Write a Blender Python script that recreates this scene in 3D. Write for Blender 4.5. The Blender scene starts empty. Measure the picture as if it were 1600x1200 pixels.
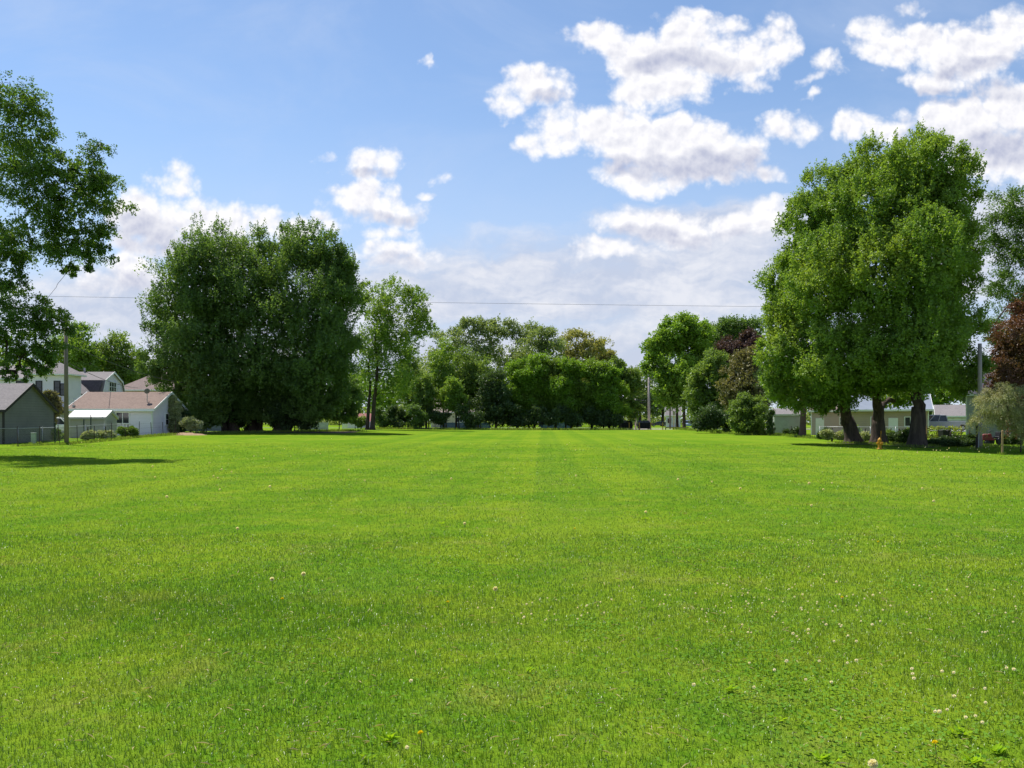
import bpy, math, random
import numpy as np
from mathutils import Vector, Matrix

R = math.radians
scene = bpy.context.scene
COL = scene.collection
EYE = 1.7
F = 1333.0            # focal length of the lens, in photograph pixels

# ------------------------------------------------------------------ camera
cam_d = bpy.data.cameras.new("camera")
cam = bpy.data.objects.new("camera", cam_d)
COL.objects.link(cam)
cam.location = (0, 0, EYE)
cam.rotation_euler = (R(90), 0, 0)
cam_d.sensor_width = 36
cam_d.lens = 36 * F / 1600
cam_d.shift_y = 60 / 1600
cam_d.clip_start = 0.05
cam_d.clip_end = 8000
scene.camera = cam

# ------------------------------------------------------------------ sun
SUN_AZ, SUN_EL = R(-42), R(61)          # from straight ahead (+y), towards the left
sun_dir = Vector((math.sin(SUN_AZ) * math.cos(SUN_EL), math.cos(SUN_AZ) * math.cos(SUN_EL), math.sin(SUN_EL)))
sun_d = bpy.data.lights.new("sun", 'SUN')
sun_d.energy = 4.8
sun_d.angle = R(0.55)
sun_d.color = (1.0, 0.95, 0.86)
sun = bpy.data.objects.new("sun", sun_d)
COL.objects.link(sun)
sun.rotation_euler = sun_dir.to_track_quat('Z', 'Y').to_euler()
sun.location = (-60, 60, 120)

# ------------------------------------------------------------------ exposure
scene.view_settings.view_transform = 'Standard'
scene.view_settings.look = 'None'
scene.view_settings.gamma = 1
scene.view_settings.use_curve_mapping = False
EXPO = 0.65
scene.view_settings.exposure = EXPO
scene.cycles.max_bounces = 6
scene.cycles.diffuse_bounces = 3
scene.cycles.transmission_bounces = 4
scene.cycles.transparent_max_bounces = 8
scene.cycles.use_denoising = True

# ------------------------------------------------------------------ sky: Nishita plus drifting cumulus by view direction
class NT:
    """tiny node tree writer"""
    def __init__(s, tree):
        s.t = tree; s.n = tree.nodes; s.l = tree.links
    def node(s, typ, **kw):
        n = s.n.new(typ)
        for k, v in kw.items(): setattr(n, k, v)
        return n
    def put(s, sock, v):
        if isinstance(v, bpy.types.NodeSocket): s.l.new(v, sock)
        else: sock.default_value = v
    def math(s, op, a, b=0.0, c=0.0, clamp=False):
        n = s.node('ShaderNodeMath', operation=op, use_clamp=clamp)
        for i, v in enumerate((a, b, c)): s.put(n.inputs[i], v)
        return n.outputs[0]
    def vec(s, op, a, b=(0, 0, 0), c=(0, 0, 0), out=0):
        n = s.node('ShaderNodeVectorMath', operation=op)
        for i, v in enumerate((a, b, c)):
            if i < len(n.inputs): s.put(n.inputs[i], v)
        return n.outputs[out]
    def noise(s, vec, scale, detail=4, rough=0.55, dim='3D', out=0, dist=0.0):
        n = s.node('ShaderNodeTexNoise', noise_dimensions=dim)
        if vec is not None: s.put(n.inputs['Vector'], vec)
        n.inputs['Scale'].default_value = scale
        n.inputs['Detail'].default_value = detail
        n.inputs['Roughness'].default_value = rough
        n.inputs['Distortion'].default_value = dist
        return n.outputs[out]
    def ramp(s, v, lo, hi, a=0.0, b=1.0, smooth=True):
        n = s.node('ShaderNodeMapRange', interpolation_type='SMOOTHSTEP' if smooth else 'LINEAR')
        for k, x in (('Value', v), ('From Min', lo), ('From Max', hi), ('To Min', a), ('To Max', b)): s.put(n.inputs[k], x)
        return n.outputs[0]
    def mix(s, f, a, b, blend='MIX'):
        n = s.node('ShaderNodeMix', data_type='RGBA', blend_type=blend)
        s.put(n.inputs[0], f)
        for sock, v in ((n.inputs[6], a), (n.inputs[7], b)):
            if not isinstance(v, bpy.types.NodeSocket) and len(v) == 3: v = (*v, 1)
            s.put(sock, v)
        return n.outputs[2]

world = bpy.data.worlds.new("World")
scene.world = world
world.use_nodes = True
world.cycles.sampling_method = 'MANUAL'
world.cycles.sample_map_resolution = 512
W = NT(world.node_tree)
W.n.clear()
SKY = 0.098
K = 2 ** -EXPO              # cloud brightness is given as it should appear after exposure
sky = W.node('ShaderNodeTexSky', sky_type='NISHITA', sun_disc=False)
sky.sun_elevation = SUN_EL
sky.sun_rotation = SUN_AZ
sky.altitude = 200
sky.air_density = 1.0
sky.dust_density = 0.15
sky.ozone_density = 3.0
geo = W.node('ShaderNodeTexCoord').outputs['Generated']
sep = W.node('ShaderNodeSeparateXYZ'); W.put(sep.inputs[0], geo)
ay = W.math('MAXIMUM', W.math('ABSOLUTE', sep.outputs[1]), 0.18)
comb = W.node('ShaderNodeCombineXYZ')
W.put(comb.inputs[0], W.math('DIVIDE', sep.outputs[0], ay))
W.put(comb.inputs[1], W.math('DIVIDE', sep.outputs[2], ay))
p = comb.outputs[0]
# billowing warp so that no cloud keeps an elliptic outline
def fbm_warp(vec, scale, amount, detail):
    n = W.noise(vec, scale, detail, 0.6, out=1)
    return W.vec('MULTIPLY_ADD', W.vec('SUBTRACT', n, (0.5, 0.5, 0.5)), (amount, amount * 0.75, 0), vec)
pw = fbm_warp(p, 9.0, 0.075, 3)
pb = fbm_warp(p, 14.0, 0.022, 2)
pw = fbm_warp(pw, 38.0, 0.020, 5)

def blobs(items, vec, small=True):
    acc = None
    for (px, py, rx, ry) in items:
        iu, iv = F / (rx * 1.05), F / (ry * 1.05)
        cu, cv = (px - 800) / F, (660 - py) / F
        w = min(1.35, max(0.34, math.sqrt(rx * ry) / 50)) if small else 1.0
        q = W.vec('MULTIPLY_ADD', vec, (iu, iv, 0), (-cu * iu, -cv * iv, 0))
        d = W.math('MULTIPLY_ADD', W.vec('DOT_PRODUCT', q, q, out=1), w, -w)
        acc = d if acc is None else W.math('SMOOTH_MIN', acc, d, 0.3)
    return W.math('MULTIPLY', acc, -1.0)

cumulus = [  # photograph pixels: centre, radii
    (940, 62, 58, 30), (1010, 82, 75, 48), (1085, 70, 80, 46), (1150, 82, 75, 34), (1212, 58, 38, 30), (1035, 135, 72, 34), (1112, 30, 50, 18),
    (845, 140, 60, 28), (800, 162, 26, 20), (905, 200, 72, 34), (850, 222, 48, 18), (965, 205, 85, 42), (1060, 225, 110, 44), (1010, 265, 80, 30), (1110, 245, 75, 42), (1165, 238, 30, 30),
    (1160, 122, 28, 18), (1297, 102, 24, 20), (1268, 124, 28, 8), (1265, 146, 14, 6), (1228, 195, 48, 26), (1215, 275, 32, 12),
    (1370, 52, 45, 24), (1440, 75, 85, 38), (1520, 85, 80, 46), (1585, 60, 48, 42), (1480, 125, 70, 24),
    (1345, 195, 24, 20), (1410, 205, 60, 26), (1500, 195, 90, 42), (1585, 175, 70, 48), (1570, 245, 110, 38),
    (268, 283, 36, 30), (235, 345, 52, 50), (310, 345, 85, 32), (400, 342, 55, 28), (470, 352, 60, 20), (300, 385, 120, 26),
    (583, 253, 48, 24), (540, 262, 30, 8), (498, 240, 18, 9), (572, 313, 66, 32), (635, 334, 34, 16), (612, 396, 62, 26), (610, 360, 44, 12),
    (697, 276, 15, 11), (672, 88, 12, 10), (1424, 12, 24, 11), (670, 304, 8, 7), (190, 430, 70, 30), (250, 320, 40, 34), (300, 322, 40, 22), (360, 335, 40, 24), (610, 322, 44, 22), (545, 318, 36, 22),
    (1000, 345, 60, 22), (1060, 352, 80, 26), (1150, 350, 80, 22), (950, 385, 60, 20), (1190, 330, 50, 16),
]
grey = [(1120, 262, 90, 24), (1075, 262, 70, 16), (1060, 92, 80, 16), (230, 372, 50, 26), (320, 376, 80, 18), (600, 335, 60, 10), (610, 412, 48, 14),
        (1570, 235, 80, 26), (1480, 150, 90, 14), (1450, 215, 40, 10), (860, 158, 34, 8), (985, 250, 70, 16), (1000, 362, 60, 14), (1120, 372, 80, 12), (585, 268, 40, 8), (190, 448, 60, 18), (1520, 110, 60, 12)]
fC = blobs(cumulus, pw)
fG = blobs(grey, pw, False)
n1 = W.noise(p, 19.0, 9, 0.58)
n2 = W.noise(p, 9.0, 3, 0.6)
def billow(vec):
    v = W.node('ShaderNodeTexVoronoi', voronoi_dimensions='2D', feature='SMOOTH_F1')
    W.put(v.inputs['Vector'], vec); v.inputs['Scale'].default_value = 34.0; v.inputs['Detail'].default_value = 3.0; v.inputs['Roughness'].default_value = 0.55
    v.inputs['Smoothness'].default_value = 0.6
    return v.outputs['Distance']
bl = billow(pb)
bl_up = billow(W.vec('ADD', pb, (-0.003, 0.007, 0)))
rough = W.math('MULTIPLY_ADD', W.math('SUBTRACT', n1, 0.5), 2.2, W.math('MULTIPLY', W.math('SUBTRACT', 0.46, bl), 0.8))
body = W.math('ADD', rough, W.math('MULTIPLY_ADD', W.math('SUBTRACT', n2, 0.5), 1.0, W.math('MAXIMUM', fC, -2.0)))
dens = W.ramp(body, -0.60, 0.46)
relief = W.math('MULTIPLY', W.math('SUBTRACT', bl_up, bl), 0.5)
core = W.ramp(W.math('ADD', W.math('MULTIPLY', rough, 0.3), fG), -1.1, 0.9)
thick = W.ramp(body, 0.0, 1.5, 0.0, 0.20)
lit = W.math('ADD', W.math('SUBTRACT', 0.98, W.math('ADD', W.math('MULTIPLY', core, 0.56), thick)), relief, clamp=True)
def kc(c): return tuple(x * K for x in c)
cl_col = W.mix(lit, kc((0.43, 0.47, 0.65)), kc((1.04, 1.03, 1.05)))
# thin veil of stratus towards the horizon
strat_p = W.vec('MULTIPLY', pw, (1.0, 3.0, 1.0))
sn = W.noise(strat_p, 7.0, 7, 0.6)
fS = blobs([(960, 450, 420, 85), (1150, 400, 170, 70), (700, 465, 220, 60), (1100, 350, 170, 34), (230, 480, 240, 70), (1560, 380, 160, 90), (800, 560, 900, 60)], pw, False)
veil = W.ramp(W.math('MULTIPLY_ADD', W.math('SUBTRACT', sn, 0.5), 2.4, fS), -0.5, 0.9, 0.0, 0.85)
sv = W.math('ADD', W.ramp(sn, 0.38, 0.66), W.math('MULTIPLY', relief, 0.9), clamp=True)
veil_col = W.mix(sv, kc((0.58, 0.63, 0.77)), kc((0.86, 0.86, 0.91)))
wisp_n = W.noise(W.vec('MULTIPLY', p, (1.0, 2.2, 1.0)), 3.0, 7, 0.62, dist=0.6)
wisp = W.ramp(wisp_n, 0.42, 0.82, 0.02, 0.36)
sky_c = W.vec('MULTIPLY', sky.outputs[0], (SKY, SKY, SKY))
el = W.math('DIVIDE', sep.outputs[2], ay)
c = W.mix(W.ramp(el, 0.02, 0.42, 0.80, 0.0), sky_c, kc((0.56, 0.66, 0.86)))     # whitish air low in the sky
c = W.mix(wisp, c, kc((0.62, 0.72, 0.92)))
c = W.mix(veil, c, veil_col)
c = W.mix(dens, c, cl_col)
# below the horizon the world is only seen by stray bounces
c = W.mix(W.ramp(sep.outputs[2], -0.02, 0.0), sky_c, c)
bg = W.node('ShaderNodeBackground'); W.put(bg.inputs[0], c); bg.inputs[1].default_value = 1.0
wo = W.node('ShaderNodeOutputWorld'); W.l.new(bg.outputs[0], wo.inputs[0])

# ------------------------------------------------------------------ gentle rise and fall of the ground
def PX(px, d): return (px - 800) * d / F
def PZ(py, d): return EYE - (py - 660) * d / F
_ctl = []
for (px, py, d) in [(28, 699, 60), (104, 695, 62), (-60, 705, 45), (40, 692, 68), (170, 683, 74), (237, 678, 80), (273, 681, 78), (290, 678, 84), (390, 674.5, 92), (480, 672.5, 100),
                    (578, 670, 124), (700, 671.3, 140), (800, 671.6, 145), (900, 671.6, 145), (1005, 671.6, 145), (1060, 671, 140), (1165, 679, 100), (1203, 681, 97), (1240, 683, 90),
                    (1333, 690, 62), (1373, 693, 61), (1433, 697, 57), (1374, 701, 52), (1531, 703, 55), (1566, 712, 47), (1640, 715, 46), (1480, 690, 70)]:
    _ctl.append((PX(px, d), d, PZ(py, d)))
for y in (-20, 0, 8, 16, 26, 36):
    for x in (-40, -20, 0, 20, 40): _ctl.append((x, y, 0.0))
for x in (-200, -130, -70, 0, 70, 130, 200):
    _ctl.append((x, 200, 0.55)); _ctl.append((x, 300, 0.6)); _ctl.append((x, 420, 0.6))
for x in (-400, -900, 400, 900): _ctl.append((x, 100, 0.5))
CT = np.array(_ctl)
def gz(x, y):
    x = np.asarray(x, float); y = np.asarray(y, float)
    num = np.zeros(x.shape); den = np.zeros(x.shape)
    for cx, cy, cz in CT:
        s2 = (4.0 + 0.06 * abs(cy)) ** 2
        w = 1.0 / ((x - cx) ** 2 + (y - cy) ** 2 + s2) ** 1.6 * s2 ** 0.6
        num += w * cz; den += w
    return num / den
def gz1(x, y): return float(gz(np.array([x]), np.array([y]))[0])

# ------------------------------------------------------------------ materials
MATS = {}
def new_mat(name):
    m = bpy.data.materials.new(name); m.use_nodes = True
    t = NT(m.node_tree); t.n.clear()
    out = t.node('ShaderNodeOutputMaterial')
    return m, t, out
def plain(name, c1, c2=None, scale=3.0, rough=0.7, bump=0.0, spec=0.3, metal=0.0, stretch=(1, 1, 1), bands=None, bscale=40):
    """two close colours mixed by noise; optional fine bump, optional horizontal boards (bands = spacing in metres)"""
    if name in MATS: return MATS[name]
    m, t, out = new_mat(name)
    co = t.node('ShaderNodeTexCoord').outputs['Object']
    st = t.vec('MULTIPLY', co, stretch)
    c2 = c2 or tuple(x * 0.72 for x in c1)
    n = t.noise(st, scale, 6, 0.6)
    n2 = t.noise(st, scale * 0.17, 3, 0.5)
    f = t.ramp(t.math('ADD', t.math('MULTIPLY', n, 0.65), t.math('MULTIPLY', n2, 0.35)), 0.33, 0.67)
    colr = t.mix(f, c2, c1)
    b = t.node('ShaderNodeBsdfPrincipled')
    h = None
    if bands:
        s = t.node('ShaderNodeSeparateXYZ'); t.put(s.inputs[0], co)
        saw = t.math('FRACT', t.math('DIVIDE', s.outputs[2], bands))
        h = t.math('MULTIPLY', saw, -0.02)
        bn = t.node('ShaderNodeBump'); bn.inputs['Distance'].default_value = 1.0; bn.inputs['Strength'].default_value = 0.9
        t.put(bn.inputs['Height'], h); t.put(b.inputs['Normal'], bn.outputs[0])
        gap = t.ramp(saw, 0.0, 0.14, 0.72, 1.0)
        g = t.node('ShaderNodeCombineXYZ')
        for i in range(3): t.put(g.inputs[i], gap)
        colr = t.mix(1.0, colr, g.outputs[0], 'MULTIPLY')
    elif bump:
        bn = t.node('ShaderNodeBump'); bn.inputs['Distance'].default_value = bump; bn.inputs['Strength'].default_value = 0.8
        t.put(bn.inputs['Height'], t.noise(st, bscale, 4, 0.6)); t.put(b.inputs['Normal'], bn.outputs[0])
    t.put(b.inputs['Base Color'], colr)
    b.inputs['Roughness'].default_value = rough
    b.inputs['Specular IOR Level'].default_value = spec
    b.inputs['Metallic'].default_value = metal
    t.l.new(b.outputs[0], out.inputs[0])
    MATS[name] = m
    return m
def shingles(name, c1, c2):
    if name in MATS: return MATS[name]
    m, t, out = new_mat(name)
    co = t.node('ShaderNodeTexCoord').outputs['Object']
    br = t.node('ShaderNodeTexBrick'); t.put(br.inputs['Vector'], t.vec('MULTIPLY', co, (1, 1, 1)))
    br.inputs['Scale'].default_value = 3.2
    br.inputs['Color1'].default_value = (*c1, 1); br.inputs['Color2'].default_value = (*c2, 1)
    br.inputs['Mortar'].default_value = (*[x * 0.6 for x in c2], 1); br.inputs['Mortar Size'].default_value = 0.01
    n = t.noise(co, 1.1, 6, 0.65)
    n2 = t.noise(t.vec('MULTIPLY', co, (0.25, 1, 3)), 2.0, 4, 0.6)
    colr = t.mix(t.ramp(n, 0.3, 0.7, 0, 0.6), br.outputs[0], c1)
    colr = t.mix(t.ramp(n2, 0.45, 0.75, 0, 0.35), colr, c2)
    b = t.node('ShaderNodeBsdfPrincipled'); t.put(b.inputs['Base Color'], colr); b.inputs['Roughness'].default_value = 0.9
    b.inputs['Specular IOR Level'].default_value = 0.2
    bn = t.node('ShaderNodeBump'); bn.inputs['Distance'].default_value = 0.02; t.put(bn.inputs['Height'], t.noise(co, 60, 3, 0.6))
    t.put(b.inputs['Normal'], bn.outputs[0])
    t.l.new(b.outputs[0], out.inputs[0]); MATS[name] = m
    return m
LEAF = 1.9
def foliage(name, a, b_, tint=None, trans=0.48, gloss=0.025, clump=0.35):
    """leaf blades: two leaf colours by leaf and by clump, light passing through"""
    if name in MATS: return MATS[name]
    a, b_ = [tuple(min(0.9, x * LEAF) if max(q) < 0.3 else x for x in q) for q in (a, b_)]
    tint = tint and tuple(x * LEAF for x in tint)
    m, t, out = new_mat(name)
    g = t.node('ShaderNodeNewGeometry')
    co = t.node('ShaderNodeTexCoord').outputs['Object']
    r = g.outputs['Random Per Island']
    n = t.noise(co, clump, 3, 0.6)
    f = t.math('ADD', t.math('MULTIPLY', r, 0.55), t.ramp(n, 0.36, 0.64, 0.0, 0.45), clamp=True)
    colr = t.mix(f, a, b_)
    if tint:
        colr = t.mix(t.ramp(t.noise(co, clump * 0.55, 2, 0.5), 0.5, 0.72, 0, 0.7), colr, tint)
    d = t.node('ShaderNodeBsdfDiffuse'); t.put(d.inputs[0], colr)
    tr = t.node('ShaderNodeBsdfTranslucent')
    t.put(tr.inputs[0], t.mix(1.0, colr, (1.12, 1.1, 0.42), 'MULTIPLY'))
    ms = t.node('ShaderNodeMixShader'); ms.inputs[0].default_value = trans
    t.l.new(d.outputs[0], ms.inputs[1]); t.l.new(tr.outputs[0], ms.inputs[2])
    gl = t.node('ShaderNodeBsdfGlossy'); gl.inputs['Roughness'].default_value = 0.42
    ms2 = t.node('ShaderNodeMixShader'); ms2.inputs[0].default_value = gloss
    t.l.new(ms.outputs[0], ms2.inputs[1]); t.l.new(gl.outputs[0], ms2.inputs[2])
    t.l.new(ms2.outputs[0], out.inputs[0]); MATS[name] = m
    return m
def glass(name='window_glass', c=(0.02, 0.025, 0.03), rough=0.08):
    if name in MATS: return MATS[name]
    m, t, out = new_mat(name)
    b = t.node('ShaderNodeBsdfPrincipled')
    co = t.node('ShaderNodeTexCoord').outputs['Object']
    t.put(b.inputs['Base Color'], t.mix(t.noise(co, 1.5, 2), c, tuple(x * 1.8 for x in c)))
    b.inputs['Roughness'].default_value = rough; b.inputs['Specular IOR Level'].default_value = 0.6
    t.l.new(b.outputs[0], out.inputs[0]); MATS[name] = m
    return m

# colour of the turf: one description for the sheet and for the blades, from the place on the ground
def turf_group():
    g = bpy.data.node_groups.new("turf_tint", 'ShaderNodeTree')
    g.interface.new_socket("Position", in_out='INPUT', socket_type='NodeSocketVector')
    g.interface.new_socket("Random", in_out='INPUT', socket_type='NodeSocketFloat')
    g.interface.new_socket("Color", in_out='OUTPUT', socket_type='NodeSocketColor')
    t = NT(g); gi = t.node('NodeGroupInput'); go = t.node('NodeGroupOutput')
    pos, rnd = gi.outputs[0], gi.outputs[1]
    flat = t.vec('MULTIPLY', pos, (1, 1, 0))
    big = t.noise(flat, 0.11, 3, 0.55)
    mid = t.noise(flat, 0.6, 4, 0.6)
    small = t.noise(flat, 3.0, 5, 0.7)
    f = t.math('ADD', t.math('MULTIPLY', big, 0.40), t.math('ADD', t.math('MULTIPLY', mid, 0.34), t.math('MULTIPLY', small, 0.36)))
    c = t.mix(t.ramp(f, 0.46, 0.62), (0.064, 0.172, 0.008), (0.150, 0.236, 0.016))
    # deeper green lush drifts, straw coloured thin places
    lush = t.ramp(t.noise(t.vec('ADD', flat, (31, 7, 0)), 0.40, 5, 0.65), 0.50, 0.70, 0, 0.65)
    c = t.mix(lush, c, (0.056, 0.168, 0.014))
    dry = t.ramp(t.noise(t.vec('ADD', flat, (-13, 55, 0)), 0.8, 6, 0.72), 0.52, 0.72, 0, 0.5)
    c = t.mix(dry, c, (0.222, 0.222, 0.062))
    bare = t.ramp(t.noise(t.vec('ADD', flat, (3, -25, 0)), 2.2, 5, 0.7), 0.60, 0.72, 0, 0.38)
    c = t.mix(bare, c, (0.20, 0.165, 0.07))
    # mowing passes run away from the camera; sheen of leaning blades painted as colour
    s = t.node('ShaderNodeSeparateXYZ'); t.put(s.inputs[0], pos)
    lat = t.math('MULTIPLY_ADD', s.outputs[1], -0.036, s.outputs[0])
    lat = t.math('ADD', lat, t.math('MULTIPLY', t.noise(flat, 0.1, 2), 0.5))
    passes = t.ramp(t.math('SINE', t.math('MULTIPLY', lat, 2 * math.pi / 3.1)), -0.5, 0.5)
    ln = t.node('ShaderNodeTexNoise', noise_dimensions='1D'); t.put(ln.inputs['W'], lat); ln.inputs['Scale'].default_value = 1.1; ln.inputs['Detail'].default_value = 4
    tracks = t.ramp(ln.outputs[0], 0.44, 0.60)
    stripe = t.math('ADD', t.math('MULTIPLY', passes, 0.45), t.math('MULTIPLY', tracks, 0.55))
    fade = t.math('MULTIPLY', t.ramp(s.outputs[1], 6.0, 26.0, 0.10, 0.85), t.ramp(t.math('ABSOLUTE', s.outputs[0]), 6.0, 26.0, 1.0, 0.25))
    k = t.math('SUBTRACT', 1.06, t.math('MULTIPLY', t.math('MULTIPLY', stripe, fade), 0.21))
    kk = t.node('ShaderNodeCombineXYZ'); t.put(kk.inputs[0], t.math('MULTIPLY', k, k)); t.put(kk.inputs[1], k); t.put(kk.inputs[2], 1.0)
    c = t.mix(1.0, c, kk.outputs[0], 'MULTIPLY')
    c = t.mix(t.ramp(rnd, 0.0, 1.0, 0.0, 0.45, False), c, (0.21, 0.30, 0.022))
    t.put(go.inputs[0], c)
    return g
TURF = turf_group()
def turf_mat(name, blades):
    m, t, out = new_mat(name)
    g = t.node('ShaderNodeGroup'); g.node_tree = TURF
    geo = t.node('ShaderNodeNewGeometry')
    t.put(g.inputs[0], geo.outputs['Position'])
    if blades:
        t.put(g.inputs[1], geo.outputs['Random Per Island'])
        d = t.node('ShaderNodeBsdfDiffuse'); t.put(d.inputs[0], g.outputs[0])
        tr = t.node('ShaderNodeBsdfTranslucent'); t.put(tr.inputs[0], t.mix(1.0, g.outputs[0], (1.1, 1.1, 0.6), 'MULTIPLY'))
        ms = t.node('ShaderNodeMixShader'); ms.inputs[0].default_value = 0.4
        t.l.new(d.outputs[0], ms.inputs[1]); t.l.new(tr.outputs[0], ms.inputs[2])
        gl = t.node('ShaderNodeBsdfGlossy'); gl.inputs['Roughness'].default_value = 0.4
        m2 = t.node('ShaderNodeMixShader'); m2.inputs[0].default_value = 0.045
        t.l.new(ms.outputs[0], m2.inputs[1]); t.l.new(gl.outputs[0], m2.inputs[2])
        t.l.new(m2.outputs[0], out.inputs[0])
    else:
        pos = geo.outputs['Position']
        fine = t.noise(pos, 14.0, 5, 0.75)
        t.put(g.inputs[1], t.ramp(fine, 0.35, 0.65, 0.0, 0.8))
        colr = t.mix(t.ramp(t.noise(t.vec('MULTIPLY', pos, (1, 0.5, 1)), 30.0, 4, 0.7), 0.35, 0.62, 0.45, 0.0), g.outputs[0], (0.080, 0.120, 0.014))
        b = t.node('ShaderNodeBsdfDiffuse'); t.put(b.inputs[0], colr)
        bn = t.node('ShaderNodeBump'); bn.inputs['Distance'].default_value = 0.05; bn.inputs['Strength'].default_value = 0.7
        t.put(bn.inputs['Height'], t.noise(pos, 18.0, 5, 0.75)); t.put(b.inputs['Normal'], bn.outputs[0])
        t.l.new(b.outputs[0], out.inputs[0])
    MATS[name] = m
    return m
M_LAWN = turf_mat('turf_sheet', False)
M_BLADE = turf_mat('grass_blades', True)

# ------------------------------------------------------------------ object helpers
def tag(o, label=None, cat=None, group=None, kind=None):
    if label: o['label'] = label
    if cat: o['category'] = cat
    if group: o['group'] = group
    if kind: o['kind'] = kind
    return o
def empty(name, loc, rz=0.0, label=None, cat=None, group=None):
    o = bpy.data.objects.new(name, None); COL.objects.link(o)
    o.location = loc; o.rotation_euler = (0, 0, rz); o.empty_display_size = 0.3
    return tag(o, label, cat, group)
def np_mesh(name, verts, tris, mat, parent=None, smooth=False):
    """triangles straight from arrays"""
    me = bpy.data.meshes.new(name)
    verts = np.ascontiguousarray(verts, dtype=np.float32); tris = np.ascontiguousarray(tris, dtype=np.int32)
    me.vertices.add(len(verts)); me.vertices.foreach_set('co', verts.ravel())
    me.loops.add(tris.size); me.loops.foreach_set('vertex_index', tris.ravel())
    me.polygons.add(len(tris)); me.polygons.foreach_set('loop_start', np.arange(0, tris.size, 3, dtype=np.int32))
    if smooth: me.polygons.foreach_set('use_smooth', np.ones(len(tris), dtype=bool))
    me.update(calc_edges=True)
    me.materials.append(mat)
    o = bpy.data.objects.new(name, me); COL.objects.link(o)
    if parent: o.parent = parent
    return o
class MB:
    """collects faces, then links ONE mesh object"""
    def __init__(s): s.v = []; s.f = []
    def quad(s, *pts):
        i = len(s.v); s.v += [tuple(p) for p in pts]; s.f.append(tuple(range(i, i + len(pts)))); return s
    def box(s, c, d, rz=0.0):
        x, y, z = (k / 2 for k in d); i = len(s.v); ca, sa = math.cos(rz), math.sin(rz)
        for sz in (-z, z):
            for sx, sy in ((-x, -y), (x, -y), (x, y), (-x, y)):
                s.v.append((c[0] + sx * ca - sy * sa, c[1] + sx * sa + sy * ca, c[2] + sz))
        s.f += [(i + 3, i + 2, i + 1, i), (i + 4, i + 5, i + 6, i + 7)] + [(i + k, i + (k + 1) % 4, i + 4 + (k + 1) % 4, i + 4 + k) for k in range(4)]
        return s
    def prism(s, pts, a, b, axis='x'):
        """polygon (u, v) extruded from a to b along an axis: x -> (.,u,v), y -> (u,.,v), z -> (u,v,.)"""
        n = len(pts); i = len(s.v)
        for t in (a, b):
            for u, v in pts: s.v.append({'x': (t, u, v), 'y': (u, t, v), 'z': (u, v, t)}[axis])
        s.f.append(tuple(range(i, i + n))); s.f.append(tuple(range(i + 2 * n - 1, i + n - 1, -1)))
        s.f += [(i + k, i + n + k, i + n + (k + 1) % n, i + (k + 1) % n) for k in range(n)]
        return s
    def tube(s, path, rad, n=8, cap=True):
        path = [Vector(q) for q in path]; i = len(s.v)
        rad = rad if isinstance(rad, (list, tuple)) else [rad] * len(path)
        up = None
        for k, q in enumerate(path):
            d = (path[min(k + 1, len(path) - 1)] - path[max(k - 1, 0)]).normalized()
            if up is None: up = d.orthogonal().normalized()
            up = (up - d * up.dot(d)).normalized(); w = d.cross(up)
            for a in range(n):
                t = 2 * math.pi * a / n
                s.v.append(tuple(q + (up * math.cos(t) + w * math.sin(t)) * rad[k]))
        for k in range(len(path) - 1):
            for a in range(n):
                b = (a + 1) % n
                s.f.append((i + k * n + a, i + k * n + b, i + (k + 1) * n + b, i + (k + 1) * n + a))
        if cap:
            s.f.append(tuple(i + a for a in range(n - 1, -1, -1))); s.f.append(tuple(i + (len(path) - 1) * n + a for a in range(n)))
        return s
    def lathe(s, prof, n=16, c=(0, 0, 0), axis='z'):
        i = len(s.v)
        for r, h in prof:
            for a in range(n):
                t = 2 * math.pi * a / n; u, v = r * math.cos(t), r * math.sin(t)
                q = {'z': (u, v, h), 'x': (h, u, v), 'y': (v, h, u)}[axis]
                s.v.append((c[0] + q[0], c[1] + q[1], c[2] + q[2]))
        for k in range(len(prof) - 1):
            for a in range(n):
                b = (a + 1) % n
                s.f.append((i + k * n + a, i + k * n + b, i + (k + 1) * n + b, i + (k + 1) * n + a))
        s.f.append(tuple(i + a for a in range(n - 1, -1, -1))); s.f.append(tuple(i + (len(prof) - 1) * n + a for a in range(n)))
        return s
    def build(s, name, mat, parent=None, smooth=False, bevel=0.0):
        me = bpy.data.meshes.new(name); me.from_pydata(s.v, [], s.f); me.update()
        me.materials.append(mat)
        if smooth:
            for q in me.polygons: q.use_smooth = True
        o = bpy.data.objects.new(name, me); COL.objects.link(o)
        if parent: o.parent = parent
        if bevel:
            b = o.modifiers.new('bevel', 'BEVEL'); b.width = bevel; b.segments = 2; b.limit_method = 'ANGLE'
        return o
def copy_tree(o, parent=None):
    c = o.copy(); COL.objects.link(c)
    if parent: c.parent = parent
    for ch in list(o.children): copy_tree(ch, c)
    return c

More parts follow.
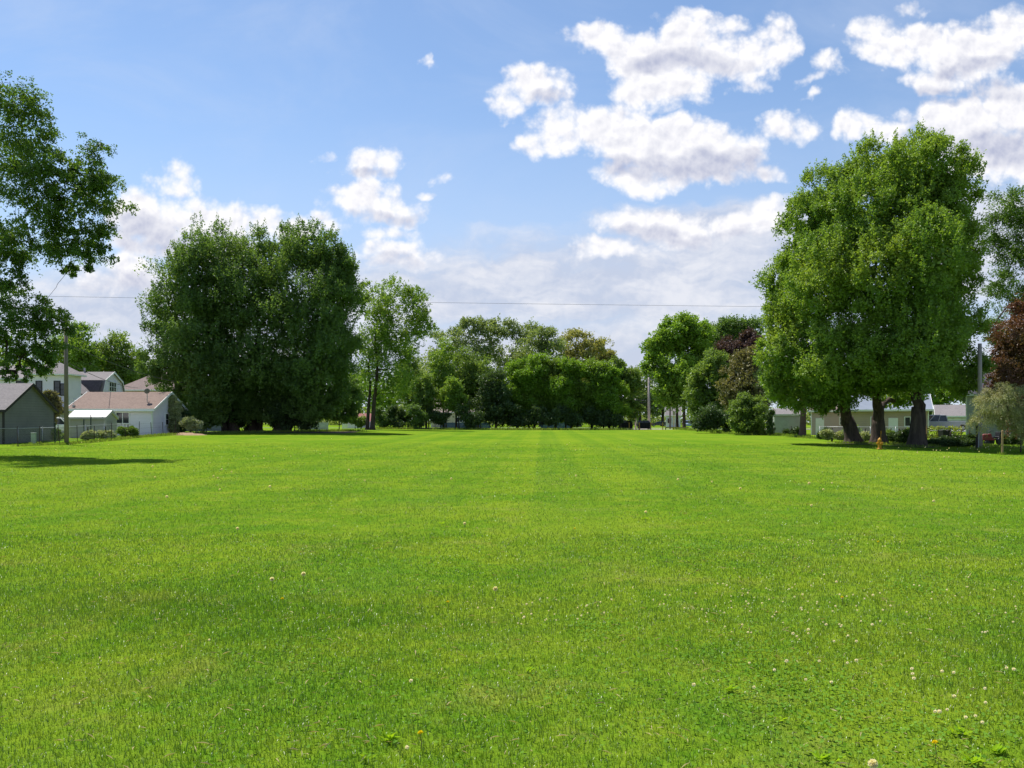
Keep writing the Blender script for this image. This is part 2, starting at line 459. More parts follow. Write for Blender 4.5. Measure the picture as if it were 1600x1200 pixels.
# ------------------------------------------------------------------ ground
def sheet(name, xs, ys, zoff, mat, kind='structure'):
    X, Y = np.meshgrid(xs, ys); Z = gz(X.ravel(), Y.ravel()) + zoff
    V = np.column_stack([X.ravel(), Y.ravel(), Z]); nx, ny = len(xs), len(ys)
    i = (np.arange(ny - 1)[:, None] * nx + np.arange(nx - 1)[None, :]).ravel()
    T = np.concatenate([np.column_stack([i, i + 1, i + nx + 1]), np.column_stack([i, i + nx + 1, i + nx])])
    o = np_mesh(name, V, T, mat, smooth=True); o['kind'] = kind
    return o
xs = np.unique(np.concatenate([np.linspace(-75, 75, 151), np.linspace(-300, 300, 61), np.array([-2500, -1500, -900, -600, -450, 450, 600, 900, 1500, 2500])]))
ys = np.unique(np.concatenate([np.linspace(-40, 0, 11), np.linspace(0, 160, 161), np.linspace(160, 320, 41), np.array([360, 420, 500, 700, 1000, 1600, 2600, 4000, -80, -200, -600])]))
sheet('lawn', xs, ys, 0.0, M_LAWN)
rng = np.random.default_rng(7)

# ------------------------------------------------------------------ grass blades
def fbm2(x, y, f, seed):
    """cheap smooth pattern made of summed sines, for height of the turf"""
    r = np.random.default_rng(seed); s = np.zeros_like(x)
    for k in range(7):
        a = r.uniform(0, 2 * math.pi); ff = f * r.uniform(0.5, 2.2)
        s += np.sin((x * math.cos(a) + y * math.sin(a)) * ff + r.uniform(0, 6.28)) / 7
    return s
def grass():
    NEAR, FAR = 2.2, 62.0
    d = np.linspace(NEAR, FAR, 4000)
    rho = np.where(d < 6.5, 4300.0, 4300.0 * (6.5 / d) ** 2.25)
    half = 0.76 * d + 4.5 * np.clip(1.6 - d / 26, 0, 1)
    cdf = np.cumsum(rho * 2 * half); tot = cdf[-1] * (d[1] - d[0])
    n = int(tot)
    y = np.interp(rng.uniform(0, cdf[-1], n), cdf, d)
    x = rng.uniform(-1, 1, n) * np.interp(y, d, half)
    keep = (gz(x, y) < 9)
    # bare of blades beneath the left hand plots and right hand plots
    keep &= (x > -31.5) & (x < 36)
    x, y = x[keep], y[keep]; n = len(x)
    z = gz(x, y)
    patch = fbm2(x, y, 1.6, 3); tuft = fbm2(x, y, 9.0, 5)
    h = 0.037 * (1 + 0.35 * patch + 0.30 * tuft) * rng.uniform(0.55, 1.4, n)
    # a taller lush strip left unmown across the left of the field
    lush = np.exp(-((y - 7.8 - 0.3 * np.sin(x * 0.9)) / 0.75) ** 2) * np.clip(0.6 - (x + 0.5) * 0.25, 0, 1)
    h *= 1 + 0.45 * lush
    w = np.maximum(0.0040, y * 0.00062) * rng.uniform(0.7, 1.3, n)
    az = rng.uniform(0, 2 * math.pi, n); lean = np.abs(rng.normal(0.0, 0.85, n)); la = rng.uniform(0, 2 * math.pi, n)
    side = np.column_stack([np.cos(az), np.sin(az), np.zeros(n)]) * (w / 2)[:, None]
    base = np.column_stack([x, y, z - 0.004])
    bend = np.column_stack([np.cos(la), np.sin(la), np.zeros(n)])
    mid = base + bend * (np.sin(lean * 0.5) * h * 0.5)[:, None] + np.array([0, 0, 1]) * (np.cos(lean * 0.5) * h * 0.55)[:, None]
    tip = mid + bend * (np.sin(lean * 1.4) * h * 0.5)[:, None] + np.array([0, 0, 1]) * (np.cos(np.minimum(lean * 1.4, 1.7)) * h * 0.45)[:, None]
    near = y < 13
    a = np.where(near)[0]; b = np.where(~near)[0]
    Va = np.stack([base[a] - side[a], base[a] + side[a], mid[a] - side[a] * 0.8, mid[a] + side[a] * 0.8, tip[a]], 1)
    ia = np.arange(len(a))[:, None] * 5
    Ta = np.concatenate([ia + np.array([0, 1, 3]), ia + np.array([0, 3, 2]), ia + np.array([2, 3, 4])])
    Vb = np.stack([base[b] - side[b], base[b] + side[b], tip[b]], 1)
    ib = len(a) * 5 + np.arange(len(b))[:, None] * 3
    Tb = ib + np.array([0, 1, 2])
    o = np_mesh('grass', np.concatenate([Va.reshape(-1, 3), Vb.reshape(-1, 3)]), np.concatenate([Ta, Tb]), M_BLADE)
    tag(o, 'short mown green grass blades covering the lawn', 'grass', kind='stuff')
grass()

# ------------------------------------------------------------------ trees
BARK = plain('bark', (0.105, 0.082, 0.066), (0.028, 0.022, 0.019), 5, 0.95, 0.10, 0.1, stretch=(1, 1, 0.16), bscale=9)
BARK_GREY = plain('bark_grey', (0.13, 0.11, 0.095), (0.06, 0.05, 0.045), 6, 0.95, 0.03, 0.1, stretch=(1, 1, 0.25), bscale=14)
L_MAPLE = foliage('leaf_maple', (0.066, 0.124, 0.020), (0.132, 0.192, 0.036), (0.165, 0.215, 0.036), clump=0.30)
L_SILVER = foliage('leaf_silver_maple', (0.046, 0.086, 0.024), (0.082, 0.132, 0.036), (0.098, 0.150, 0.034), clump=0.30)
L_BRIGHT = foliage('leaf_bright', (0.070, 0.138, 0.016), (0.124, 0.192, 0.026), (0.165, 0.220, 0.028), clump=0.16, trans=0.5)
L_MID = foliage('leaf_mid', (0.064, 0.106, 0.026), (0.114, 0.164, 0.038), (0.135, 0.18, 0.036), clump=0.2)
L_FAR = foliage('leaf_far', (0.088, 0.122, 0.050), (0.130, 0.165, 0.066), (0.15, 0.165, 0.06), clump=0.1)  # paler, bluer leaves: distance haze is put into the colour
L_OLIVE = foliage('leaf_olive', (0.135, 0.140, 0.055), (0.185, 0.182, 0.070), (0.19, 0.165, 0.07), clump=0.1)
L_COPPER = foliage('leaf_copper', (0.052, 0.026, 0.020), (0.100, 0.046, 0.030), (0.07, 0.062, 0.024), clump=0.5, trans=0.35)
L_PURPLE = foliage('leaf_purple', (0.036, 0.022, 0.026), (0.062, 0.036, 0.036), None, clump=0.2, trans=0.3)
L_BROWN = foliage('leaf_brownish', (0.082, 0.082, 0.036), (0.125, 0.112, 0.052), (0.072, 0.105, 0.03), clump=0.2, trans=0.35)
L_NEAR = foliage('leaf_broad', (0.034, 0.070, 0.014), (0.070, 0.120, 0.020), (0.082, 0.128, 0.022), clump=0.4)
L_SPRUCE = foliage('leaf_needle', (0.130, 0.145, 0.070), (0.200, 0.200, 0.095), (0.16, 0.13, 0.08), clump=0.6, trans=0.3)
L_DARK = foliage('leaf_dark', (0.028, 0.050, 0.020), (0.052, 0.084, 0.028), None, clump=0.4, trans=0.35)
L_PALE = foliage('leaf_pale', (0.14, 0.17, 0.08), (0.26, 0.27, 0.16), (0.30, 0.30, 0.2), clump=0.8, trans=0.3)

def unit(v): return v / np.maximum(np.linalg.norm(v, axis=1, keepdims=True), 1e-9)
def leaf_mesh(P, A, N, S, wid):
    """one folded diamond per leaf: base P, along A, facing N, length S"""
    side = unit(np.cross(N, A)); s = S[:, None]
    midp = P + A * s * 0.45
    fold = N * s * 0.10
    V = np.stack([P, midp + side * s * wid + fold, P + A * s, midp - side * s * wid + fold], 1).reshape(-1, 3)
    i = np.arange(len(P))[:, None] * 4
    T = np.concatenate([i + np.array([0, 1, 2]), i + np.array([0, 2, 3])])
    return V, T
def crown_points(r, lobes, leaf, clumps=1.0, sprays=26, per=11, spread=0.34, droop=0.0, upright=0.55, shell=0.62, long=1.0, core=1.0, flat=0.75, shoots=0):
    """lobe -> leafy clumps on its outside -> twigs in each clump -> leaves along each twig; oversized inner leaves are added to block light through dense crowns"""
    LP, LA, LN, LS = [], [], [], []
    tips = []
    Rmed = float(np.median([np.mean(rad) for _, rad in lobes]))
    for (c, rad) in lobes:
        c = np.array(c); rad = np.array(rad); Rm = float(np.mean(rad))
        rs = Rm * spread
        thin = float(np.clip((Rm / Rmed) ** 2, 0.22, 1.3))
        nc = max(4, int(4 * (1 / spread) ** 2 * 0.58 * clumps * thin))
        u = r.normal(size=(nc, 3)); u = unit(u)
        rr = shell + (1 - shell) * r.uniform(0, 1, nc) ** 0.6
        rr *= 1 - spread * 0.62 + r.normal(0, 0.10, nc)
        cc = c + u * rad * rr[:, None]
        crs = rs * r.uniform(0.55, 1.25, nc)
        for k in range(nc):
            tips.append((cc[k], c, crs[k]))
            ns = max(4, int(sprays * r.uniform(0.6, 1.4)))
            q = r.normal(size=(ns, 3)); q[:, 2] = q[:, 2] * 0.8 + 0.35
            q = unit(q) * (r.uniform(0, 1, ns) ** 0.5)[:, None]
            start = cc[k] + q * crs[k] * np.array([1, 1, flat])
            dirv = unit(u[k] * 0.45 + q * 0.7 + np.array([0, 0, upright - droop]) + r.normal(0, 0.18, (ns, 3)))
            L = crs[k] * r.uniform(0.4, 1.15, ns) * long
            t = r.uniform(0, 1, (ns, per)) ** 0.8
            pts = start[:, None, :] + dirv[:, None, :] * (t * L[:, None])[:, :, None]
            pts[:, :, 2] -= (t ** 2 * L[:, None]) * droop * 0.9
            pts = pts + r.normal(0, 1, pts.shape) * (leaf * (0.62 - 0.42 * t))[:, :, None]
            m = ns * per
            LP.append(pts.reshape(m, 3))
            dd = np.repeat(dirv, per, 0)
            LA.append(unit(dd * 0.6 + r.normal(0, 0.6, (m, 3)) + np.array([0, 0, -0.3 - droop * 0.5])))
            LN.append(unit(r.normal(0, 0.7, (m, 3)) + np.array([0, 0, 0.7]) + u[k] * 0.45))
            LS.append(leaf * r.uniform(0.6, 1.25, m) * (1.1 - 0.35 * t.reshape(m)))
        if shoots:                                        # long leafy leaders standing out of the crown
            u = unit(r.normal(size=(shoots, 3)) + np.array([0, -0.25, 0.75]))
            st = c + u * rad * r.uniform(0.72, 0.95, shoots)[:, None]
            dv = unit(u * 0.55 + np.array([0, 0, 0.95]) + r.normal(0, 0.12, (shoots, 3)))
            L = Rm * r.uniform(0.22, 0.46, shoots); k2 = 46
            t = r.uniform(0, 1, (shoots, k2)) ** 0.85
            pts = st[:, None, :] + dv[:, None, :] * (t * L[:, None])[:, :, None]
            off = unit(r.normal(size=(shoots * k2, 3))).reshape(shoots, k2, 3)
            pts = pts + off * (leaf * 1.5 * (1.05 - 0.85 * t) * r.uniform(0.2, 1, t.shape))[:, :, None]
            m = shoots * k2
            LP.append(pts.reshape(m, 3)); LA.append(unit(off.reshape(m, 3) * 0.8 + np.repeat(dv, k2, 0) * 0.5 + np.array([0, 0, -0.2])))
            LN.append(unit(r.normal(0, 0.7, (m, 3)) + np.array([0, -0.1, 0.7]))); LS.append(leaf * r.uniform(0.7, 1.2, m) * (1.1 - 0.4 * t.reshape(m)))
        if core > 0:  # unseen oversized leaf cards, added to keep light out of the crown's heart
            m = int(core * 1.9 * Rm * Rm * 3.14 / ((leaf * 1.95) ** 2 * 0.34))
            u = unit(r.normal(size=(m, 3))) * (r.uniform(0, 1, m) ** 0.4 * (shell + 0.02))[:, None]
            LP.append(c + u * rad); LA.append(unit(r.normal(size=(m, 3)) + np.array([0, 0, -0.3])))
            LN.append(unit(r.normal(size=(m, 3)) + np.array([0, 0, 0.4]))); LS.append(leaf * r.uniform(1.3, 2.2, m))
    return np.concatenate(LP), np.concatenate(LA), np.concatenate(LN), np.concatenate(LS), tips
def curve(a, b, sag, n=6, r=None, wob=0.0):
    a = np.array(a); b = np.array(b); t = np.linspace(0, 1, n)[:, None]
    m = a * 0.45 + b * 0.55 + np.array([0, 0, sag])
    pts = (1 - t) ** 2 * a + 2 * t * (1 - t) * m + t ** 2 * b
    if r is not None and wob: pts[1:-1] += r.normal(0, wob, pts[1:-1].shape)
    return pts
def tree(name, label, d, trunk, lobes, leafmat, bark=BARK, leaf=None, group=None, cat='tree', seed=1, tr=0.3, fork=0.35, wid=0.36, limbs=3, trunks=None, limb_k=0.5, **kw):
    """trunk: photograph pixel of its foot; lobes: (px, py, rx, ry[, depth offset in m]) read off the photograph, then given real size and depth at distance d"""
    r = np.random.default_rng(seed)
    s = d / F
    bx = PX(trunk[0], d); bz = gz1(bx, d)
    loc = (bx, d, bz)
    leaf = (leaf or max(0.10, 3.5 * s)) * 0.88
    lb = []
    for L in lobes:
        px, py, rx, ry = L[:4]; dy = L[4] if len(L) > 4 else 0.0
        dd = d + dy
        lb.append(((PX(px, dd) - bx, dy, PZ(py, dd) - bz), (rx * dd / F, min(0.5 * (rx + ry), rx * 1.2) * dd / F, ry * dd / F)))
    P, A, N, S, tips = crown_points(r, lb, leaf, **kw)
    P[:, 2] = np.maximum(P[:, 2], 0.08 + r.uniform(0, 0.3, len(P)))
    V, T = leaf_mesh(P, A, N, S, wid)
    root = empty(name, loc, 0, label, cat, group)
    np_mesh('crown', V, T, leafmat, root)
    mb = MB()
    top = np.array([np.mean([c[0][0] for c in lb]), 0, max(c[0][2] for c in lb)])
    stems = trunks or [(0.0, tr)]
    zlow = min(c[0][2] for c in lb)
    nodes = []                                            # (place, radius): every later branch leaves the nearest one
    for (off, rad) in stems:
        ox = off * s
        fk = np.array([ox * 1.15 + (top[0] - ox) * 0.12, r.uniform(-0.3, 0.3) * rad, max(1.0, zlow * fork + 1.0)])
        path = [(ox, 0, -0.15), (ox, 0, 0.25), (ox + (fk[0] - ox) * 0.25, 0, fk[2] * 0.35), (ox + (fk[0] - ox) * 0.6, 0, fk[2] * 0.7), tuple(fk)]
        mb.tube(path, [rad * 1.75, rad * 1.2, rad * 0.97, rad * 0.88, rad * 0.80], 12)
        nodes.append((fk - np.array([0, 0, 0.4]), rad * 0.86))
    n0 = len(nodes)
    def branch(e, k0, kend, sag, wob, nn, sides, rmax=9.0, src=None):
        e = np.array(e)
        cost = [np.linalg.norm(e - q) + (3.0 if q[2] > e[2] + 0.5 else 0.0) for q, _ in nodes]
        st, pr = nodes[int(np.argmin(cost)) if src is None else src]
        pts = curve(st, e, sag * np.linalg.norm(e - st), nn, r, wob * np.linalg.norm(e - st))
        r0 = min(pr * k0, rmax) * (1.0 if src is not None else r.uniform(0.85, 1.1)); rr = np.linspace(r0, max(0.012, r0 * kend), nn)
        mb.tube(pts, list(rr), sides, cap=False)
        for q, w in zip(pts[1:], rr[1:]): nodes.append((q, w))
    order = sorted(range(len(lb)), key=lambda i: np.linalg.norm(np.array(lb[i][0]) - nodes[0][0]))
    for j in range(n0):                                   # every stem carries on into the crown
        up = sorted(range(len(lb)), key=lambda i: abs(lb[i][0][0] - nodes[j][0][0]) + 0.25 * abs(lb[i][0][2] - nodes[j][0][2] - 3))[min(j, len(lb) - 1)]
        branch(np.array(lb[up][0]) + np.array([0, 0, lb[up][1][2] * 0.4]), 0.95, 0.4, 0.04, 0.02, 7, 8, src=j)
    for i in order:
        c, rd = lb[i]
        branch(np.array(c) + np.array([0, 0, rd[2] * 0.3]), limb_k * 1.5, 0.5, 0.10, 0.03, 7, 6)
    for i in order:
        near = [t for t in tips if np.allclose(t[1], lb[i][0])]
        pick = [near[j][0] for j in r.permutation(len(near))[:limbs * 2]]
        for q in sorted(pick, key=lambda q: np.linalg.norm(q - np.array(lb[i][0]))):
            branch(q, 0.7, 0.25, 0.06 - 0.1 * kw.get('droop', 0), 0.05, 5, 5, 0.03 + 0.012 * float(np.mean(lb[i][1])))
    mb.build('trunk', bark, root, smooth=True)
    return root

# --- the great tree leaning in from the left
tree('broadleaf_tree', 'tall broadleaf tree reaching into the frame over the left fence and pole', 42, (-125, 720),
     [(-60, 190, 130, 120, 1), (5, 150, 62, 62, -1), (45, 195, 50, 50, 0), (20, 255, 60, 50, 1), (70, 265, 50, 44, -1), (55, 320, 66, 46, -1), (135, 262, 48, 44, 0), (165, 305, 36, 40, 0.5), (120, 330, 50, 44, 0), (150, 372, 30, 40, 0.5), (105, 385, 46, 34, 0),
      (-80, 380, 120, 110, 1), (25, 375, 52, 36, 1), (10, 425, 34, 40, 1), (20, 495, 62, 46, -0.5), (70, 485, 34, 32, 0), (95, 505, 22, 26, 0), (40, 560, 36, 28, 0), (10, 530, 40, 40, 0.5), (68, 562, 26, 22, 0), (25, 585, 22, 12, 0), (140, 412, 12, 24, 0.3), (112, 425, 14, 16, 0.3), (78, 540, 28, 30, 0), (60, 576, 20, 14, 0)],
     L_NEAR, leaf=0.135, seed=11, tr=0.42, fork=0.3, limbs=6, limb_k=0.45, sprays=15, per=11, spread=0.22, clumps=0.62, droop=0.5, upright=0.3, core=0.06, shell=0.35, long=1.25)
# --- silver maples, left clump
G1 = 'silver maples grown together left of the field'
tree('silver_maple', 'rounded maple at the house side of the dense left clump, near the brown roof', 93, (366, 676),
     [(330, 405, 55, 58, 0), (292, 450, 52, 60, -2), (268, 505, 42, 55, 0), (262, 575, 42, 42, -1), (310, 540, 60, 80, -3), (345, 540, 44, 60, 1), (345, 480, 40, 50, 1), (340, 610, 55, 55, -2), (285, 620, 40, 35, 1)],
     L_SILVER, seed=21, group=G1, tr=0.55, sprays=30, per=12, spread=0.235, upright=1.1, long=1.4, clumps=0.78, flat=0.95, shoots=46, trunks=[(0, 0.5), (-14, 0.35)])
tree('silver_maple', 'middle maple of the dense left clump, between two forked trunks', 95, (392, 676),
     [(420, 410, 55, 52, 0), (385, 470, 60, 70, -3), (440, 480, 60, 75, -3), (400, 560, 70, 70, -4), (450, 590, 60, 60, -2), (395, 620, 60, 45, 0), (375, 648, 34, 22, -2), (425, 650, 34, 20, -2)],
     L_SILVER, seed=22, group=G1, tr=0.6, sprays=30, per=12, spread=0.235, upright=1.1, long=1.4, clumps=0.78, flat=0.95, shoots=46, trunks=[(0, 0.6), (12, 0.4)])
tree('silver_maple', 'broad maple at the field side of the dense left clump, dark underneath', 93, (436, 674),
     [(485, 395, 50, 46, 0), (530, 425, 30, 40, 0), (525, 450, 38, 55, 0), (505, 490, 58, 70, -2), (522, 555, 42, 60, 0), (490, 570, 60, 70, -3), (515, 625, 38, 42, 0), (450, 625, 50, 42, 1), (480, 645, 40, 20, -2)],
     L_SILVER, seed=23, group=G1, tr=0.6, sprays=30, per=12, spread=0.235, upright=1.1, long=1.4, clumps=0.78, flat=0.95, shoots=46, trunks=[(0, 0.55), (14, 0.35)])
# --- airy tree right of the clump
tree('airy_tree', 'airy upright tree with sky between its branches, forked trunk at the far fence', 118, (578, 670),
     [(605, 478, 32, 42, 0), (645, 480, 28, 34, 0), (655, 515, 22, 30, 1), (590, 525, 30, 45, -1), (625, 535, 34, 42, 0), (575, 575, 28, 50, 1), (615, 590, 36, 40, -1), (570, 470, 14, 30, 2)],
     L_MAPLE, seed=31, leaf=0.30, tr=0.5, fork=0.55, limbs=6, sprays=22, per=10, spread=0.34, upright=0.7, core=0.2, long=1.4, shell=0.45, shoots=22, trunks=[(-4, 0.24), (4, 0.30)])

# --- the right hand maples
G2 = 'large maples shading the right edge of the lawn'
tree('maple_tree', 'huge maple at the field side of the right row, crown sweeping low', 62, (1333, 690),
     [(1300, 320, 52, 55, 0), (1262, 385, 46, 70, -1), (1236, 470, 45, 70, 0), (1228, 550, 42, 60, -1), (1226, 612, 44, 36, 0), (1285, 628, 30, 22, -1), (1290, 440, 60, 80, -4), (1300, 560, 58, 70, -4), (1318, 608, 40, 32, -2)],
     L_MAPLE, seed=41, leaf=0.19, group=G2, tr=0.54, fork=0.28, limbs=4, sprays=38, per=13, spread=0.205, upright=1.0, long=1.4, clumps=0.66, flat=1.35, shoots=60)
tree('maple_tree', 'huge maple in the middle of the right row, trunk just behind the yellow hydrant', 61, (1373, 693),
     [(1375, 275, 62, 52, 0), (1350, 350, 62, 70, -3), (1420, 350, 62, 80, -3), (1370, 450, 68, 80, -5), (1380, 550, 60, 70, -5), (1375, 596, 50, 40, -2), (1400, 625, 42, 16, 3)],
     L_MAPLE, seed=42, leaf=0.19, group=G2, tr=0.52, fork=0.3, limbs=4, sprays=38, per=13, spread=0.205, upright=1.0, long=1.4, clumps=0.66, flat=1.35, shoots=60)
tree('maple_tree', 'huge maple at the house end of the right row, forked trunk', 57, (1433, 697),
     [(1450, 268, 60, 54, 0), (1490, 320, 48, 66, 0), (1490, 410, 46, 80, 0), (1450, 420, 60, 90, -3), (1480, 510, 52, 70, 0), (1445, 540, 60, 80, -3), (1495, 585, 42, 44, 1), (1440, 592, 50, 38, 0)],
     L_MAPLE, seed=43, leaf=0.18, group=G2, tr=0.54, fork=0.36, limbs=4, sprays=36, per=13, spread=0.205, upright=1.0, long=1.4, clumps=0.66, flat=1.35, shoots=60)
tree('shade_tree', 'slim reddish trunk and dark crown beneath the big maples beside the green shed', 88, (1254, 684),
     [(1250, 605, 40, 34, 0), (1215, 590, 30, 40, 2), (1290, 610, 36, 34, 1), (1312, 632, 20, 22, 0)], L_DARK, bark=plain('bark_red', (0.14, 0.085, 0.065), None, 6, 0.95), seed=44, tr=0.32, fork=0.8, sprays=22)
tree('locust_tree', 'thin open tree at the right edge, pale sky showing through its branches', 72, (1590, 700),
     [(1580, 325, 34, 44, 0), (1555, 370, 24, 44, 1), (1592, 400, 34, 46, 0), (1560, 450, 26, 40, 0), (1600, 470, 32, 40, 1), (1556, 520, 28, 34, 1), (1620, 360, 40, 70, 1)],
     L_NEAR, bark=BARK_GREY, seed=45, leaf=0.17, tr=0.3, fork=0.6, limbs=7, sprays=28, per=11, spread=0.34, core=0.15, upright=0.4, shell=0.3, long=1.3)
tree('copper_beech', 'copper brown leaved tree cut off by the right edge, above the drooping spruce', 58, (1640, 712),
     [(1596, 535, 40, 66, 0), (1580, 590, 36, 36, -1), (1600, 490, 26, 26, 0.5), (1640, 520, 55, 90, 1), (1600, 640, 40, 40, 1.5), (1570, 560, 20, 30, 0.5)], L_COPPER, seed=46, leaf=0.15, tr=0.3, fork=0.5, sprays=26, droop=0.5, upright=0.3, spread=0.30)
tree('spruce_tree', 'drooping pale green spruce boughs hanging in front of the grey pole', 49, (1612, 714),
     [(1562, 632, 40, 24, -0.6), (1538, 655, 24, 15, -0.5), (1585, 655, 30, 18, -0.4), (1600, 625, 34, 26, 0), (1562, 612, 24, 14, -0.3), (1620, 660, 30, 26, 0)],
     L_SPRUCE, seed=47, leaf=0.10, wid=0.16, tr=0.16, fork=0.9, sprays=26, per=16, droop=0.6, upright=0.25, spread=0.30, core=0.12, long=1.5)

# --- trees behind the left houses
G3 = 'trees rising behind the left houses'
tree('dense_tree', 'dense round tree behind the grey gambrel roof, beside the wooden pole', 140, (125, 670),
     [(122, 540, 32, 52, 0), (100, 575, 40, 46, 2), (140, 580, 24, 40, 0)], L_MAPLE, seed=51, group=G3, tr=0.45)
tree('dense_tree', 'dense round tree between the gambrel roof and the brown hip roof', 146, (182, 670),
     [(180, 556, 34, 38, 0), (165, 590, 34, 34, 2), (200, 590, 30, 34, 1)], L_MID, seed=52, group=G3, tr=0.45)
tree('dense_tree', 'small round tree half hidden by the maple clump over the brown hip roof', 150, (216, 670),
     [(217, 572, 16, 26, 0), (222, 600, 24, 34, 2)], L_MID, seed=53, group=G3, tr=0.35)
tree('dense_tree', 'wide tree behind the white house at the left edge', 150, (20, 670),
     [(-30, 560, 60, 60, 0), (30, 590, 50, 40, 0), (-120, 570, 70, 70, 0)], L_MAPLE, seed=54, group=G3, tr=0.45)

# --- far tall trees behind the street
G4 = 'tall hazy trees far behind the hedge row'
far = [('tall far tree with loose crown nearest the airy tree', 705, [(700, 540, 34, 30), (690, 580, 40, 40), (720, 575, 30, 30)], L_FAR),
       ('tallest far tree with a domed loose crown over the row', 748, [(735, 515, 26, 22), (762, 520, 28, 24), (745, 555, 40, 34)], L_FAR),
       ('far tree showing bright gaps between its bare limbs', 800, [(790, 520, 28, 22), (820, 530, 30, 26), (800, 565, 36, 24)], L_FAR),
       ('far tree where green gives way to olive crowns', 845, [(845, 530, 26, 22), (865, 545, 26, 28), (830, 560, 30, 26)], L_FAR),
       ('far olive tinted tree with a small topmost tuft', 905, [(895, 538, 28, 24), (920, 548, 26, 24), (900, 570, 34, 30)], L_OLIVE),
       ('last olive tinted far tree sloping down towards the street gap', 945, [(940, 553, 22, 22), (952, 572, 16, 22), (930, 585, 30, 28)], L_OLIVE)]
for i, (lab, px, lo, lm) in enumerate(far):
    tree('distant_tree', lab, 225 + 6 * (i % 3), (px, 668), lo, lm, bark=BARK_GREY, leaf=0.62, group=G4, seed=60 + i, tr=0.5, fork=0.5, sprays=20, per=8, core=0.12, spread=0.34, limbs=4, shell=0.5)
G5 = 'trees standing beyond the street gap'
for i, (lab, px, lo, lm) in enumerate([
        ('pale green tree seen through the gap behind the two bare poles', 1000, [(1000, 610, 26, 34), (985, 630, 22, 26), (1018, 635, 18, 22)], L_FAR),
        ('distant tree low behind the dark cars', 1035, [(1035, 620, 30, 30), (1050, 600, 24, 30)], L_MID),
        ('distant rounded tree behind the red roofed playhouse', 560, [(550, 610, 50, 40), (600, 620, 40, 36)], L_BRIGHT),
        ('distant tree filling the row behind the slim young trees', 660, [(650, 600, 46, 50), (700, 610, 40, 46)], L_FAR),
        ('distant tree filling the background behind the tan house', 740, [(740, 600, 40, 46), (790, 605, 40, 46)], L_MID),
        ('distant broad tree behind the bright hedge row', 860, [(860, 600, 60, 50), (930, 610, 50, 46)], L_MID)]):
    tree('distant_tree', lab, 262 + 5 * (i % 2), (px, 667), lo, lm, leaf=0.75, group=G5, seed=70 + i, tr=0.5, sprays=16, per=8, spread=0.34)

# --- slim young trees, centre left
G6 = 'slim young trees along the far edge of the lawn'
mid = [('low slim tree close to the airy tree, light green', 640, 540, 22, 148, L_MID), ('tallest of the slim young trees, feathery light green top', 690, 532, 26, 146, L_MAPLE),
       ('broad light green young tree left of the dark cone shaped one', 728, 545, 28, 150, L_MID), ('narrow young tree with two leaning stems', 662, 585, 22, 142, L_MID),
       ('small young tree with a kinked stem beside the blue panels', 708, 590, 20, 141, L_MAPLE), ('round young tree closing the gap before the dark one', 750, 555, 24, 152, L_MID)]
for i, (lab, px, top, w, d, lm) in enumerate(mid):
    h = 648 - top
    tree('young_tree', lab, d, (px + (-2, 3, 2, 4, 5, -3)[i], 671), [(px, top + h * 0.25, w * 0.72, h * 0.25), (px - w * 0.3, top + h * 0.5, w * 0.8, h * 0.26), (px + w * 0.3, top + h * 0.6, w * 0.8, h * 0.26), (px, top + h * 0.8, w * 0.8, h * 0.18)],
         lm, group=G6, seed=80 + i, tr=0.16, leaf=0.34, fork=0.9, sprays=20, per=10, core=0.35, spread=0.36, upright=0.8, long=1.3, trunks=[(0, 0.17), (4, 0.10)], limbs=4)
tree('dark_tree', 'dark cone shaped tree reaching the ground between young trees and bright hedge', 144, (775, 671),
     [(772, 605, 24, 30), (768, 640, 32, 28), (785, 640, 28, 28)], L_DARK, seed=88, tr=0.2, sprays=26, leaf=0.36)
# --- bright hedge row, centre
G7 = 'bright topped trees in the dense row at the far edge'
hedge = [('first tree of the bright hedge row, standing next to the dark cone shaped tree', 808, 566, 30, 146), ('bright yellow green tree rising highest in the hedge row', 835, 556, 30, 145),
         ('hedge row tree with a greyish green middle', 868, 562, 28, 146), ('broad hedge row tree with bright rounded top', 893, 560, 30, 144),
         ('hedge row tree with a bright side branch low on its right', 925, 564, 30, 145), ('last dense tree of the hedge row above the gravel drive', 952, 576, 28, 143)]
for i, (lab, px, top, w, d) in enumerate(hedge):
    h = 655 - top; q_ = random.Random(700 + i); w *= 1.08
    lo = [(px + q_.uniform(-5, 5), top + h * 0.17, w * q_.uniform(0.5, 0.75), h * 0.17)]
    for k in range(6): lo.append((px + w * q_.uniform(-0.75, 0.75), top + h * (0.28 + 0.1 * k + q_.uniform(-0.05, 0.05)), w * q_.uniform(0.5, 0.85), h * q_.uniform(0.13, 0.22), q_.uniform(-1.5, 1.5)))
    lo += [(px + q_.uniform(-6, 6), top + h * 0.86, w, h * 0.17, 1), (px - 8, 650, w * 0.85, 14, 1.5)]
    tree('hedge_tree', lab, d, (px, 671.5), lo, (L_BRIGHT, L_BRIGHT, L_MID, L_BRIGHT, L_MAPLE, L_BRIGHT)[i], group=G7, seed=90 + i, tr=0.2, leaf=0.34, sprays=26, per=12, spread=0.36, upright=0.85, core=0.6, long=1.4, shoots=8, trunks=[(0, 0.2), (-9, 0.12)] if i % 2 else None)
tree('leafy_tree', 'loose leafy tree at the end of the hedge row beside the dumpsters', 150, (968, 671),
     [(968, 580, 20, 24), (985, 600, 22, 28), (960, 620, 26, 30), (985, 640, 20, 18)], L_MID, seed=97, tr=0.2, leaf=0.42, sprays=22, core=0.4, upright=0.8)

